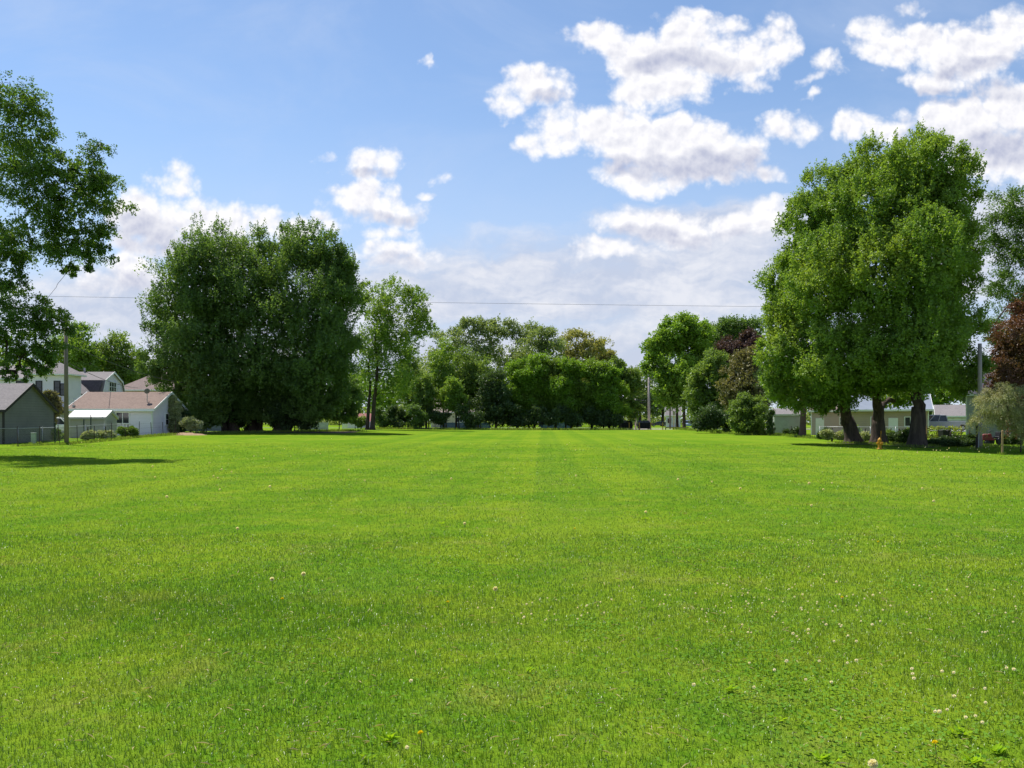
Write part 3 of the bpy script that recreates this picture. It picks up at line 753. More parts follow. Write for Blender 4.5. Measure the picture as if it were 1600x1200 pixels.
# --- trees right of the street gap
tree('spreading_tree', 'big spreading tree right of the street gap, sunlit yellow green dome on a forked trunk', 165, (1063, 669),
     [(1062, 520, 36, 28, 0), (1035, 545, 30, 32, 0), (1085, 535, 34, 36, 1), (1025, 575, 20, 24, 0), (1095, 570, 28, 34, 2), (1058, 590, 36, 32, -4), (1050, 618, 30, 22, -4), (1082, 610, 28, 26, -3)],
     L_BRIGHT, seed=101, tr=0.55, leaf=0.5, fork=0.7, sprays=30, per=12, spread=0.32, upright=0.5, limbs=3, trunks=[(-5, 0.27), (6, 0.3)])
tree('dark_tree', 'dark green tree top behind the purple tree, left of the great maples', 195, (1150, 668),
     [(1145, 515, 26, 22), (1172, 520, 24, 24), (1120, 525, 26, 26), (1150, 560, 46, 40)], L_SILVER, seed=102, tr=0.5, leaf=0.55, upright=0.9, long=1.3)
tree('purple_plum', 'dark purple leaved tree in front of the dark green top', 172, (1160, 668),
     [(1172, 540, 26, 22), (1138, 552, 22, 24), (1160, 575, 40, 30)], L_PURPLE, seed=103, tr=0.35, leaf=0.48)
tree('leafy_tree', 'green feathery tree between the spreading tree and the brownish one', 132, (1108, 674),
     [(1112, 575, 22, 28), (1095, 605, 24, 32), (1125, 610, 24, 36), (1105, 645, 30, 26)], L_MID, seed=104, tr=0.25, leaf=0.4, upright=0.8, sprays=30)
tree('brownish_tree', 'rounded tree with brownish olive leaves behind the light green bush', 124, (1160, 676),
     [(1175, 570, 28, 26), (1150, 595, 28, 32), (1185, 610, 26, 40), (1150, 630, 28, 30)], L_BROWN, seed=105, tr=0.25, leaf=0.36, sprays=30)
tree('distant_tree', 'sunny green tree behind the pickup and grey garage', 140, (1450, 668), [(1450, 628, 34, 28), (1420, 610, 40, 40), (1490, 605, 40, 36)], L_BRIGHT, seed=106, tr=0.4, leaf=0.45, group='trees behind the right houses')
tree('distant_tree', 'dark tree behind the grey sided house at the right edge', 100, (1560, 680), [(1545, 590, 34, 36), (1580, 600, 40, 40), (1640, 560, 70, 80), (1515, 610, 24, 24)], L_DARK, seed=107, tr=0.4, leaf=0.3, group='trees behind the right houses')
tree('distant_tree', 'distant tree behind the pale roofed beige house', 150, (1330, 668), [(1320, 610, 50, 40), (1250, 600, 60, 50), (1390, 600, 50, 40)], L_MID, seed=108, tr=0.4, leaf=0.5, group='trees behind the right houses')

# --- the wooded horizon beyond the houses
r_ = np.random.default_rng(77); n_ = 46000
a_ = r_.uniform(-0.78, 0.78, n_); yy = r_.uniform(320, 345, n_); xx = a_ * yy
hh_ = 6.5 + 2.2 * np.sin(xx * 0.11) + 1.6 * np.sin(xx * 0.31 + 1) + 1.2 * np.sin(xx * 0.83 + 2)
zz_ = gz(xx, yy) + hh_ * r_.uniform(0, 1, n_) ** 0.8
V_, T_ = leaf_mesh(np.column_stack([xx, yy, zz_]), unit(r_.normal(size=(n_, 3))), unit(r_.normal(size=(n_, 3)) + np.array([0, 0, 0.5])), r_.uniform(0.7, 1.5, n_), 0.36)
o = np_mesh('treeline', V_, T_, L_FAR); tag(o, 'distant line of woods closing the horizon', 'treeline', kind='stuff')

# --- shrubs
def shrub(name, label, d, foot, lobes, lm, seed, leaf=None, group=None, **kw):
    kw.setdefault('core', 0.8)
    return tree(name, label, d, foot, lobes, lm, leaf=leaf, seed=seed, group=group, cat='bush', tr=0.05, fork=0.3, **kw)
shrub('shrub', 'light green rounded shrub in front of the brownish tree', 100, (1170, 679), [(1165, 640, 24, 26), (1180, 650, 24, 28, -0.5), (1155, 655, 18, 24), (1170, 662, 28, 16, -0.8), (1170, 672, 27, 9, -0.4), (1160, 630, 10, 18)], L_MID, 120, leaf=0.24, sprays=32, upright=0.9)
shrub('arborvitae', 'narrow dark columnar evergreen beside the green shed', 97, (1203, 681), [(1203, 655, 6, 14), (1203, 668, 7.5, 13)], L_DARK, 121, leaf=0.16, upright=1.2, spread=0.5)
shrub('shrub', 'dark bushy undergrowth below the brownish tree', 112, (1125, 676), [(1115, 655, 26, 20), (1140, 660, 18, 18), (1095, 662, 20, 12)], L_DARK, 122, leaf=0.26)
G8 = 'dark shrubs filling the foot of the left maple clump'
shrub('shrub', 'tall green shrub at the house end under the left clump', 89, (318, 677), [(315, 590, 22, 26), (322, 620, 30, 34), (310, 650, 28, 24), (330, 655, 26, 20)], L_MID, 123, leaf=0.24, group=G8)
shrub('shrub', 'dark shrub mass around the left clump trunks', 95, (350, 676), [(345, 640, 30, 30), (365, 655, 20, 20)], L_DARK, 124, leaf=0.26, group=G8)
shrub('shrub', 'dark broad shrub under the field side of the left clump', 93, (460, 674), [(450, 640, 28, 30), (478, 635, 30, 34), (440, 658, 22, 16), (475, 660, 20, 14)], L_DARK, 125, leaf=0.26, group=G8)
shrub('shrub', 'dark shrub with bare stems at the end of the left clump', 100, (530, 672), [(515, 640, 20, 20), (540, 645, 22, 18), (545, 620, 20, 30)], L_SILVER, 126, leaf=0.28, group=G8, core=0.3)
shrub('shrub', 'low light green shrub on the soil mound beside the garage', 82, (298, 678), [(296, 662, 12, 9), (306, 664, 10, 8)], L_PALE, 127, leaf=0.17)
shrub('viburnum', 'white flowered shrub at the gable end of the white garage', 84, (272, 679), [(268, 627, 7, 10), (276, 640, 8, 14), (262, 648, 9, 12), (272, 660, 12, 16)], L_PALE, 128, leaf=0.16, core=0.3)
shrub('shrub', 'dark leafy shrub against the garage gable wall', 86, (284, 679), [(262, 662, 14, 14), (282, 658, 14, 20), (276, 668, 20, 10)], L_DARK, 129, leaf=0.2)
shrub('peony_bush', 'white blossomed bush behind the fence before the small shed', 69, (137, 688), [(134, 682, 9, 6), (146, 680, 7, 6)], L_PALE, 130, leaf=0.13)
shrub('peony_bush', 'white blossomed bush near the middle fence posts', 70, (165, 687), [(160, 681, 9, 7), (172, 682, 8, 6)], L_PALE, 131, leaf=0.13)
shrub('shrub', 'clipped green shrub behind the fence near the garage corner', 73, (200, 683), [(193, 676, 9, 8), (207, 676, 8, 8)], L_MID, 132, leaf=0.14)
shrub('shrub', 'low green shrub between the grey garage and wooden pole', 70, (90, 690), [(87, 678, 6, 7), (92, 684, 8, 5)], L_MID, 133, leaf=0.14)
shrub('shrub', 'small olive bush with dark top beside the grey garage gable', 82, (78, 684), [(76, 622, 9, 10), (84, 636, 10, 14), (80, 655, 8, 12)], L_BROWN, 134, leaf=0.2, core=0.3)
shrub('shrub', 'low dark shrub spreading under the right maples by the trellis', 58, (1485, 706), [(1462, 697, 16, 10), (1490, 694, 22, 12), (1512, 698, 16, 10)], L_DARK, 135, leaf=0.15)
shrub('shrub', 'low dark shrub between the second and third maple trunks', 62, (1405, 696), [(1398, 686, 12, 8), (1412, 684, 12, 9)], L_DARK, 136, leaf=0.15)
shrub('shrub', 'ragged weedy bush along the chain link fence left of the maples', 68, (1300, 688), [(1292, 680, 10, 6), (1312, 682, 10, 6)], L_PALE, 137, leaf=0.14, core=0.2)
shrub('shrub', 'dark low shrub in front of the green shed', 100, (1236, 683), [(1232, 677, 9, 5), (1246, 676, 9, 6)], L_DARK, 138, leaf=0.2)
# understory along the far edge
G9 = 'scrubby bushes at the foot of the young trees'
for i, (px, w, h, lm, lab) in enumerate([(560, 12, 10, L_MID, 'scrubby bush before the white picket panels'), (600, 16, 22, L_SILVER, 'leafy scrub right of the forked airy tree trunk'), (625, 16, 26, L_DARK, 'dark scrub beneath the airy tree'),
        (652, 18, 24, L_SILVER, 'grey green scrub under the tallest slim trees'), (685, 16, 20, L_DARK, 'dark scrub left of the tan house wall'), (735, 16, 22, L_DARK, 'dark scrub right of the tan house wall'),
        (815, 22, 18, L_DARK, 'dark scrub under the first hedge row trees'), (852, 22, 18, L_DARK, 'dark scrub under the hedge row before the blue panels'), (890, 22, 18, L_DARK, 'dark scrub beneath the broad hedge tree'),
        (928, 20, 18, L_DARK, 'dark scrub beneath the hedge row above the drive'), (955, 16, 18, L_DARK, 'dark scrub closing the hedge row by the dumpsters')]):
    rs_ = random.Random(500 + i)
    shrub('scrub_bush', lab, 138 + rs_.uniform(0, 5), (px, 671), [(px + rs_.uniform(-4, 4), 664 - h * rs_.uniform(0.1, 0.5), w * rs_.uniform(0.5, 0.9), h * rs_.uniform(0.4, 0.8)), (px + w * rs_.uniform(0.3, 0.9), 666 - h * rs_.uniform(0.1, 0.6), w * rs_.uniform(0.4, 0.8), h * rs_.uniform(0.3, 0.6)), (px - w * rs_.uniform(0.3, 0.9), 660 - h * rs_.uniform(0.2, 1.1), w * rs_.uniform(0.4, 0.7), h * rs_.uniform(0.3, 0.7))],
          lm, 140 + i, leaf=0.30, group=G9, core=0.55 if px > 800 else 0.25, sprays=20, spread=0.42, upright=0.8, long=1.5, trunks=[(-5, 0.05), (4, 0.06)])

for px, py, d, w, h, lm, lab, sd in [(1352, 690, 71, 12, 10, L_PALE, 'weedy bush by the fence between the first two maple trunks', 171), (1392, 690, 70, 14, 12, L_MID, 'leafy bush by the fence between the second and third maple trunks', 172), (1418, 690, 72, 10, 13, L_MID, 'upright bush behind the third maple trunk', 173),
        (1292, 687, 76, 14, 12, L_DARK, 'dark bush at the left end of the pale chain link fence', 174), (1330, 686, 82, 16, 16, L_MID, 'rounded bush before the tan house', 175), (1515, 700, 63, 14, 14, L_DARK, 'dark bush at the corner of the grey green house', 176), (1575, 702, 62, 18, 18, L_DARK, 'dark bush under the windows of the grey green house', 177)]:
    shrub('shrub', lab, d, (px, py), [(px - w * 0.3, py - h * 0.55, w * 0.7, h * 0.6), (px + w * 0.4, py - h * 0.4, w * 0.7, h * 0.5), (px, py - h * 0.9, w * 0.5, h * 0.5)], lm, sd, leaf=0.15, core=0.3, sprays=18)

# ------------------------------------------------------------------ buildings
WHITE_SIDING = plain('white_siding', (0.84, 0.78, 0.86), (0.77, 0.715, 0.79), 1.5, 0.55, bands=0.13)
WHITE_TRIM = plain('white_trim', (0.80, 0.80, 0.80), (0.74, 0.74, 0.74), 2, 0.5)
DARK_TRIM = plain('dark_trim', (0.03, 0.028, 0.028), None, 2, 0.6)
GREY_SIDING = plain('grey_siding', (0.185, 0.18, 0.165), (0.15, 0.147, 0.135), 1.2, 0.7, bands=0.2)
GREENGREY_SIDING = plain('grey_green_siding', (0.22, 0.235, 0.22), (0.18, 0.195, 0.18), 1.2, 0.6, bands=0.2)
SHED_GREEN = plain('shed_panel', (0.33, 0.355, 0.32), (0.28, 0.30, 0.275), 1.0, 0.6)
BEIGE_WALL = plain('beige_wall', (0.46, 0.36, 0.29), (0.41, 0.32, 0.26), 1.2, 0.7, bands=0.2)
PINK_BEIGE = plain('pinkish_beige', (0.50, 0.40, 0.36), (0.45, 0.36, 0.33), 1.2, 0.7, bands=0.2)
SHED_BEIGE = plain('shed_beige', (0.40, 0.38, 0.35), (0.34, 0.33, 0.30), 1.0, 0.6)
ROOF_BROWN = shingles('roof_brown', (0.235, 0.172, 0.145), (0.165, 0.118, 0.100))
ROOF_GREY = shingles('roof_grey', (0.235, 0.215, 0.215), (0.17, 0.155, 0.16))
ROOF_DARK = shingles('roof_dark', (0.070, 0.068, 0.085), (0.045, 0.044, 0.055))
ROOF_TAUPE = shingles('roof_taupe', (0.235, 0.18, 0.165), (0.17, 0.13, 0.12))
ROOF_PALE = plain('roof_pale_metal', (0.20, 0.23, 0.29), (0.16, 0.19, 0.24), 1.0, 0.85)
ROOF_RED = plain('roof_red', (0.26, 0.055, 0.05), (0.18, 0.04, 0.04), 2.0, 0.7)
ROOF_WHITE = plain('roof_white_metal', (0.82, 0.80, 0.78), (0.72, 0.70, 0.68), 1.0, 0.45)
GALV = plain('galvanized', (0.42, 0.43, 0.44), (0.32, 0.33, 0.34), 4, 0.45, metal=0.5)
RUST = plain('rusty_post', (0.085, 0.050, 0.042), (0.05, 0.03, 0.028), 8, 0.9)
GREEN_POST = plain('green_post', (0.03, 0.05, 0.04), None, 8, 0.7)
POLE_WOOD = plain('weathered_wood', (0.235, 0.195, 0.16), (0.15, 0.12, 0.10), 5, 0.95, 0.02, 0.1, stretch=(1, 1, 0.08), bscale=10)
POLE_PALE = plain('pale_weathered_wood', (0.42, 0.37, 0.36), (0.30, 0.26, 0.25), 5, 0.95, 0.02, 0.1, stretch=(1, 1, 0.08), bscale=10)
RAW_WOOD = plain('raw_wood', (0.40, 0.27, 0.14), (0.28, 0.18, 0.09), 5, 0.9, stretch=(1, 1, 0.1))
BLACK = plain('black_plastic', (0.015, 0.015, 0.018), None, 3, 0.5)
GLASS = glass()

def frame_window(root, face_pt, u, n, w, h, cols=1, rows=1, trim=None, name='window'):
    """window on a wall: face_pt centre, u horizontal unit vector, n outward normal (local)"""
    trim = trim or WHITE_TRIM
    c = Vector(face_pt); u = Vector(u); n = Vector(n); z = Vector((0, 0, 1))
    def slab(mb, cc, ww, hh, t0, t1):
        q = [cc - u * ww / 2 - z * hh / 2, cc + u * ww / 2 - z * hh / 2, cc + u * ww / 2 + z * hh / 2, cc - u * ww / 2 + z * hh / 2]
        a = [p + n * t0 for p in q]; b = [p + n * t1 for p in q]; i = len(mb.v)
        mb.v += [tuple(p) for p in a + b]
        mb.f += [(i + 3, i + 2, i + 1, i), (i + 4, i + 5, i + 6, i + 7)] + [(i + k, i + (k + 1) % 4, i + 4 + (k + 1) % 4, i + 4 + k) for k in range(4)]
    fr = MB(); t = 0.09
    slab(fr, c - u * (w / 2 - t / 2), t, h, 0.003, 0.06); slab(fr, c + u * (w / 2 - t / 2), t, h, 0.003, 0.06)
    slab(fr, c + z * (h / 2 - t / 2), w - 2 * t, t, 0.003, 0.06); slab(fr, c - z * (h / 2 - t / 2), w - 2 * t, t, 0.003, 0.066)
    for k in range(1, cols): slab(fr, c + u * (-w / 2 + w * k / cols), 0.06, h - 2 * t, 0.012, 0.05)
    for k in range(1, rows): slab(fr, c + z * (-h / 2 + h * k / rows), w - 2 * t, 0.05, 0.012, 0.046)
    o = fr.build(name, trim, root)
    pn = MB(); slab(pn, c, w - 2 * t + 0.02, h - 2 * t + 0.02, 0.004, 0.02); pn.build('pane', GLASS, o)
    return o
def roof_slabs(mb, prof, x0, x1, th=0.16):
    """prof: cross-section points (y, z) from eave to eave; one solid strip following it"""
    top = [(y, z + th) for y, z in prof]
    pts = list(prof) + top[::-1]
    mb.prism(pts, x0, x1, 'x')
def gable_house(name, label, loc, rz, L, Wd, h, rh, wall, roof, trim=None, over=0.3, prof=None, cat='house', group=None, corner=True):
    """ridge along local x; local origin at the middle of the footprint; prof overrides the gable outline"""
    trim = trim or WHITE_TRIM
    root = empty(name, loc, rz, label, cat, group)
    w = Wd / 2
    p = prof or [(-w, h), (0, h + rh), (w, h)]
    MB().prism([(-w, -0.4)] + p + [(w, -0.4)], -L / 2, L / 2, 'x').build('wall', wall, root)
    # roof hugging the outline, overhanging at the eaves and gable ends
    (y0, z0), (y1, z1) = p[0], p[1]; sl = (z1 - z0) / (y1 - y0)
    q = [(y0 - over, z0 - over * sl + 0.02)] + [(y, z + 0.02) for y, z in p[1:-1]] + [(-y0 + over, z0 - over * sl + 0.02)]
    m = MB(); roof_slabs(m, q, -L / 2 - over, L / 2 + over); m.build('roof', roof, root)
    b = MB()
    for sx in (-1, 1):          # barge boards
        x = sx * (L / 2 + over + 0.02)
        for (ya, za), (yb, zb) in zip(q[:-1], q[1:]):
            b.prism([(ya, za - 0.05), (yb, zb - 0.05), (yb, zb + 0.19), (ya, za + 0.19)], x - 0.017, x + 0.017, 'x')
    for sy in (-1, 1):          # eave boards
        y = sy * (-q[0][0] + 0.02)
        b.box((0, y, q[0][1] + 0.07), (L + 2 * over, 0.035, 0.2))
    b.build('trim', trim, root)
    if corner:
        for sx in (-1, 1):
            for sy in (-1, 1): MB().box((sx * (L / 2 - 0.04), sy * (w - 0.04), h / 2 - 0.25), (0.12, 0.12, h + 0.4)).build('corner_board', trim, root)
    return root
def hip_mass(root, x0, x1, y0, y1, z0, h, rh, wall, roof, trim, over=0.45, ridge='x'):
    MB().box(((x0 + x1) / 2, (y0 + y1) / 2, z0 + h / 2), (x1 - x0, y1 - y0, h)).build('wall', wall, root)
    a0, a1, b0, b1 = x0 - over, x1 + over, y0 - over, y1 + over; z = z0 + h + 0.02
    m = MB()
    hw = min(a1 - a0, b1 - b0) / 2 * 0.98
    if a1 - a0 >= b1 - b0: r = [(a0 + hw, (b0 + b1) / 2), (a1 - hw, (b0 + b1) / 2)]
    else: r = [((a0 + a1) / 2, b0 + hw), ((a0 + a1) / 2, b1 - hw)]
    R0 = (*r[0], z + rh); R1 = (*r[1], z + rh)
    A, B, C, D = (a0, b0, z + 0.15), (a1, b0, z + 0.15), (a1, b1, z + 0.15), (a0, b1, z + 0.15)
    if a1 - a0 >= b1 - b0:
        m.quad(A, B, R1, R0); m.quad(B, C, R1); m.quad(C, D, R0, R1); m.quad(D, A, R0)
    else:
        m.quad(A, B, R0); m.quad(B, C, R1, R0); m.quad(C, D, R1); m.quad(D, A, R0, R1)
    m.build('roof', roof, root)
    MB().box(((a0 + a1) / 2, (b0 + b1) / 2, z + 0.075), (a1 - a0, b1 - b0, 0.147)).build('eave', trim, root)

# grey garage at the left edge: gable towards the field, ridge running away to the left
g = gable_house('grey_garage', 'dark grey garage with black trimmed gable behind the chain link fence', (-43.2, 66.6, gz1(-40, 66)), 0, 11.2, 7.0, 2.42, 2.0, GREY_SIDING, ROOF_GREY, DARK_TRIM, over=0.22, cat='garage')
mb = MB(); mb.box((2.2, -3.53, 1.0), (2.6, 0.05, 2.1)); mb.build('door', DARK_TRIM, g)
# white garage with brown roof
LOC = (-37.6, 83.9, gz1(-37, 81))
g = gable_house('white_garage', 'long white garage with brown shingle roof and a satellite dish', LOC, 0, 7.8, 7.8, 2.40, 1.62, WHITE_SIDING, ROOF_BROWN, over=0.25, cat='garage')
frame_window(g, (1.1, -3.9, 1.62), (1, 0, 0), (0, -1, 0), 1.35, 1.15, 2, 1)
frame_window(g, (-2.75, -3.9, 1.75), (1, 0, 0), (0, -1, 0), 1.5, 0.9, 1, 1)
frame_window(g, (3.9, -0.6, 1.5), (0, 1, 0), (1, 0, 0), 0.9, 1.2, 1, 2)
v = MB(); v.tube([(-3.6, -3.7, 2.5), (-3.6, -3.7, 3.5)], 0.02, 6); v.box((-3.6, -3.7, 2.75), (0.22, 0.22, 0.14)); v.build('roof_vent', GALV, g)
MB().tube([(-4.1, -4.17, 2.28), (4.1, -4.17, 2.26)], 0.055, 6).build('gutter', WHITE_TRIM, g)
MB().tube([(3.82, -4.17, 2.25), (3.82, -3.98, 2.0), (3.82, -3.98, 0.1), (3.82, -4.2, 0.02)], 0.04, 6).build('downspout', WHITE_TRIM, g)
def satellite_dish(x, y, z):
    o = empty('satellite_dish', (x, y, z), R(200), 'grey satellite dish on a bent mast above the brown roof', 'satellite dish')
    MB().tube([(0, 0, -0.1), (0.0, 0.05, 0.5), (0, 0.12, 0.85)], 0.035, 8).build('mast', GALV, o)
    prof = [(0.0, 0.0)]
    for k in range(1, 9): prof.append((0.42 * k / 8, 0.10 * (k / 8) ** 2))
    m = MB(); m.lathe([(max(r_, 0.004), h_) for r_, h_ in prof] + [(0.41, 0.115), (0.2, 0.04), (0.004, 0.015)], 20)
    dish = m.build('dish', plain('dish_grey', (0.16, 0.16, 0.17), None, 3, 0.5), o, smooth=True)
    dish.location = (0, 0.16, 1.0); dish.rotation_euler = (R(62), 0, R(12)); dish.scale = (0.6, 0.68, 0.6)
    MB().tube([(0, 0.14, 0.75), (0, -0.28, 0.82)], 0.018, 6).box((0, -0.32, 0.84), (0.1, 0.12, 0.08)).build('feed_arm', GALV, o)
satellite_dish(PX(230, 81.4), 81.4, LOC[2] + 2.40 + 0.6 + 0.16)
# little white roofed shed
sd = gable_house('storage_shed', 'small beige shed with a bright white metal roof before the white garage', (-37.0, 75.4, gz1(-36, 74)), R(4), 3.0, 2.6, 1.65, 0.55, SHED_BEIGE, ROOF_WHITE, plain('shed_trim', (0.5, 0.48, 0.45), None, 2), over=0.12, cat='shed')
m = MB()
for k in (-0.55, 0.05): m.box((1.515, k, 0.75), (0.03, 0.5, 1.45))
m.build('door', plain('shed_door', (0.34, 0.33, 0.31), None, 2), sd)
# white two-storey house
h1 = empty('white_house', (-52, 98, gz1(-50, 98)), 0, 'two storey white house with grey hip roof behind the grey garage', 'house')
hip_mass(h1, -2.6, 1.7, -1.5, 1.6, -0.4, 6.9, 1.5, WHITE_SIDING, ROOF_GREY, WHITE_TRIM)
hip_mass(h1, -16, -2.7, 0.5, 8, -0.4, 6.5, 1.9, WHITE_SIDING, ROOF_GREY, WHITE_TRIM)
for x in (-1.5, 0.55): frame_window(h1, (x, -1.5, 5.1), (1, 0, 0), (0, -1, 0), 0.75, 1.6, 1, 2, DARK_TRIM)
for x in (-4.6, -8.5): frame_window(h1, (x, 0.5, 5.3), (1, 0, 0), (0, -1, 0), 1.3, 1.4, 1, 2, DARK_TRIM)
frame_window(h1, (1.2, -1.5, 4.9), (1, 0, 0), (0, -1, 0), 0.7, 1.4, 1, 2, DARK_TRIM)
pg = MB(); pg.prism([(-1.5, 2.4), (0.1, 3.5), (1.7, 2.4)], -4.2, -1.52, 'y'); pg.build('porch', plain('porch_cream', (0.62, 0.58, 0.52), None, 1.5, bands=0.13), h1)
pr = MB(); pr.prism([(-1.8, 2.25), (0.1, 3.56), (2.0, 2.25), (2.0, 2.42), (0.1, 3.74), (-1.8, 2.42)], -4.5, -1.53, 'y'); pr.build('porch_roof', ROOF_DARK, h1)
MB().box((0.1, -2.85, 0.95), (3.0, 2.6, 2.84)).build('porch_wall', plain('porch_cream', (0.62, 0.58, 0.52)), h1)
frame_window(h1, (0.9, -4.15, 1.3), (1, 0, 0), (0, -1, 0), 0.6, 1.3, 1, 2, DARK_TRIM)
# gambrel house
gp = [(-3.1, 4.3), (-2.35, 6.1), (0, 7.25), (2.35, 6.1), (3.1, 4.3)]
h2 = gable_house('gambrel_house', 'white barn like house with grey gambrel roof and gable window', (-53.1, 105.6, gz1(-50, 104)), 0, 7.4, 6.2, 4.3, 2.9, WHITE_SIDING, ROOF_GREY, prof=gp, over=0.2)
frame_window(h2, (3.7, -0.1, 5.55), (0, 1, 0), (1, 0, 0), 1.9, 1.25, 3, 2)
m = MB(); m.prism([(-0.7, 4.0), (-0.7, 4.6), (0.9, 6.0), (2.5, 4.6), (2.5, 4.0)], -5.6, -3.12, 'y'); m.box((0.9, -4.36, 1.8), (3.2, 2.48, 4.4)); m.build('cross_gable', WHITE_SIDING, h2)
m = MB(); m.prism([(-1.0, 4.35), (0.9, 6.05), (2.8, 4.35), (2.8, 4.52), (0.9, 6.22), (-1.0, 4.52)], -5.9, -3.05, 'y'); m.build('cross_roof', ROOF_GREY, h2)
m = MB(); m.quad((-3.6, -3.40, 4.5), (3.65, -3.40, 4.5), (3.65, -2.62, 6.28), (-3.6, -2.62, 6.28)); m.build('lower_roof', ROOF_DARK, h2)
frame_window(h2, (0.9, -5.6, 3.6), (1, 0, 0), (0, -1, 0), 0.8, 1.4, 1, 2, DARK_TRIM)
MB().tube([(0.2, 0, 7.2), (0.2, 0, 7.9)], 0.12, 8).build('chimney_pipe', GALV, h2)
# brown hip roofed house
h3 = empty('brown_roofed_house', (PX(237, 118), 121, gz1(-50, 118)), 0, 'beige house with taupe hip roof, half hidden behind the white garage', 'house')
hip_mass(h3, -4.6, 5.5, -3, 5, -0.4, 5.9, 2.9, PINK_BEIGE, ROOF_TAUPE, WHITE_TRIM)
for x in (-2.2, 1.5): frame_window(h3, (x, -3, 4.9), (1, 0, 0), (0, -1, 0), 0.7, 0.7, 1, 1, DARK_TRIM)
# house in deep shade right of the garage
h4 = gable_house('shaded_house', 'low house with dark roof in the shade of the left clump', (PX(300, 108), 110, gz1(-40, 108)), R(8), 9, 7, 2.6, 2.2, plain('blue_grey_wall', (0.28, 0.31, 0.36), None, 1, bands=0.2), ROOF_DARK)
frame_window(h4, (-1.5, -3.5, 1.5), (1, 0, 0), (0, -1, 0), 1.0, 1.2, 1, 2)

# right hand side
gs = gable_house('green_shed', 'pale green shed in the shade left of the chain link fence', (PX(1234, 107), 107.5, gz1(33, 106)), R(-14), 3.6, 3.4, 2.35, 0.7, SHED_GREEN, ROOF_GREY, plain('shed_green_trim', (0.55, 0.60, 0.50), None, 2), over=0.12, cat='shed')
MB().box((-0.6, -1.715, 0.85), (1.1, 0.03, 1.8)).build('door', plain('shed_green_door', (0.36, 0.41, 0.36), None, 2), gs)
bh = gable_house('beige_house', 'long beige single storey house with a pale metal roof behind the maple trunks', (PX(1392, 96), 97, gz1(42, 92)), R(-22), 8.0, 8, 2.9, 1.6, BEIGE_WALL, ROOF_PALE, over=0.4)
frame_window(bh, (-1.2, -4, 1.6), (1, 0, 0), (0, -1, 0), 1.2, 1.1, 2, 1)
frame_window(bh, (2.2, -4, 1.6), (1, 0, 0), (0, -1, 0), 1.2, 1.1, 2, 1)
MB().box((0.5, -4.02, 1.0), (0.95, 0.04, 2.0)).build('door', WHITE_TRIM, bh)
th = gable_house('tan_house', 'tan sided house with a small dark window behind the first maple trunk', (PX(1303, 104), 104, gz1(37, 99)), R(-20), 5.2, 7, 2.9, 1.7, PINK_BEIGE, ROOF_TAUPE, over=0.35)
frame_window(th, (1.0, -3.5, 1.65), (1, 0, 0), (0, -1, 0), 0.9, 1.0, 1, 2)
MB().box((-1.6, -3.52, 1.0), (0.95, 0.04, 2.0)).build('door', WHITE_TRIM, th)
gg = gable_house('grey_roofed_garage', 'far white garage with a grey hip-like roof behind the pickup', (PX(1505, 126), 126, gz1(64, 122)), R(-24), 7.0, 6.5, 2.3, 1.5, plain('lilac_white', (0.66, 0.66, 0.70), None, 1, bands=0.2), ROOF_GREY, over=0.4, cat='garage')
MB().box((-0.8, -3.27, 1.0), (2.8, 0.05, 2.0)).build('garage_door', plain('garage_door_white', (0.74, 0.76, 0.80), None, 1.5, bands=0.5), gg)
rh_ = gable_house('grey_green_house', 'grey green sided house with dark roof beside the grey pole', (PX(1588, 84), 84, gz1(45, 78)), R(-31), 8.4, 7, 4.3, 2.0, GREENGREY_SIDING, ROOF_DARK, plain('house_trim_grey', (0.40, 0.42, 0.38), None, 2), over=0.3)
frame_window(rh_, (2.4, -3.5, 1.5), (1, 0, 0), (0, -1, 0), 1.0, 1.3, 1, 2)
frame_window(rh_, (-1.2, -3.5, 3.4), (1, 0, 0), (0, -1, 0), 0.9, 1.1, 1, 2)
MB().box((0.8, -3.53, 0.9), (1.2, 0.05, 2.0)).build('door', DARK_TRIM, rh_)
# beyond the far edge
th2 = gable_house('tan_house', 'far tan house seen through the slim young trees', (PX(705, 205), 207, gz1(-15, 205)), R(5), 10, 8, 3.6, 3.4, plain('tan_stucco', (0.62, 0.52, 0.40), None, 1), shingles('roof_far_tan', (0.34, 0.27, 0.24), (0.26, 0.2, 0.18)))
for x in (-2.5, 1.8): frame_window(th2, (x, -4, 1.8), (1, 0, 0), (0, -1, 0), 1.4, 1.3, 2, 1)
ph = gable_house('playhouse', 'low white building with a dark red roof left of the airy tree', (PX(562, 188), 190, gz1(-33, 188)), 0, 5.2, 4, 1.5, 1.5, WHITE_SIDING, ROOF_RED, over=0.4, cat='playhouse')
frame_window(ph, (0.3, -2, 0.85), (1, 0, 0), (0, -1, 0), 1.0, 0.7, 2, 1)
wh = gable_house('white_house', 'distant white house beside the trunk of the spreading tree', (PX(1054, 222), 224, gz1(41, 214)), R(-10), 3.6, 6, 3.0, 2.2, WHITE_SIDING, ROOF_GREY)
frame_window(wh, (-1.0, -3.5, 1.6), (1, 0, 0), (0, -1, 0), 0.9, 1.2, 1, 2, ROOF_RED)

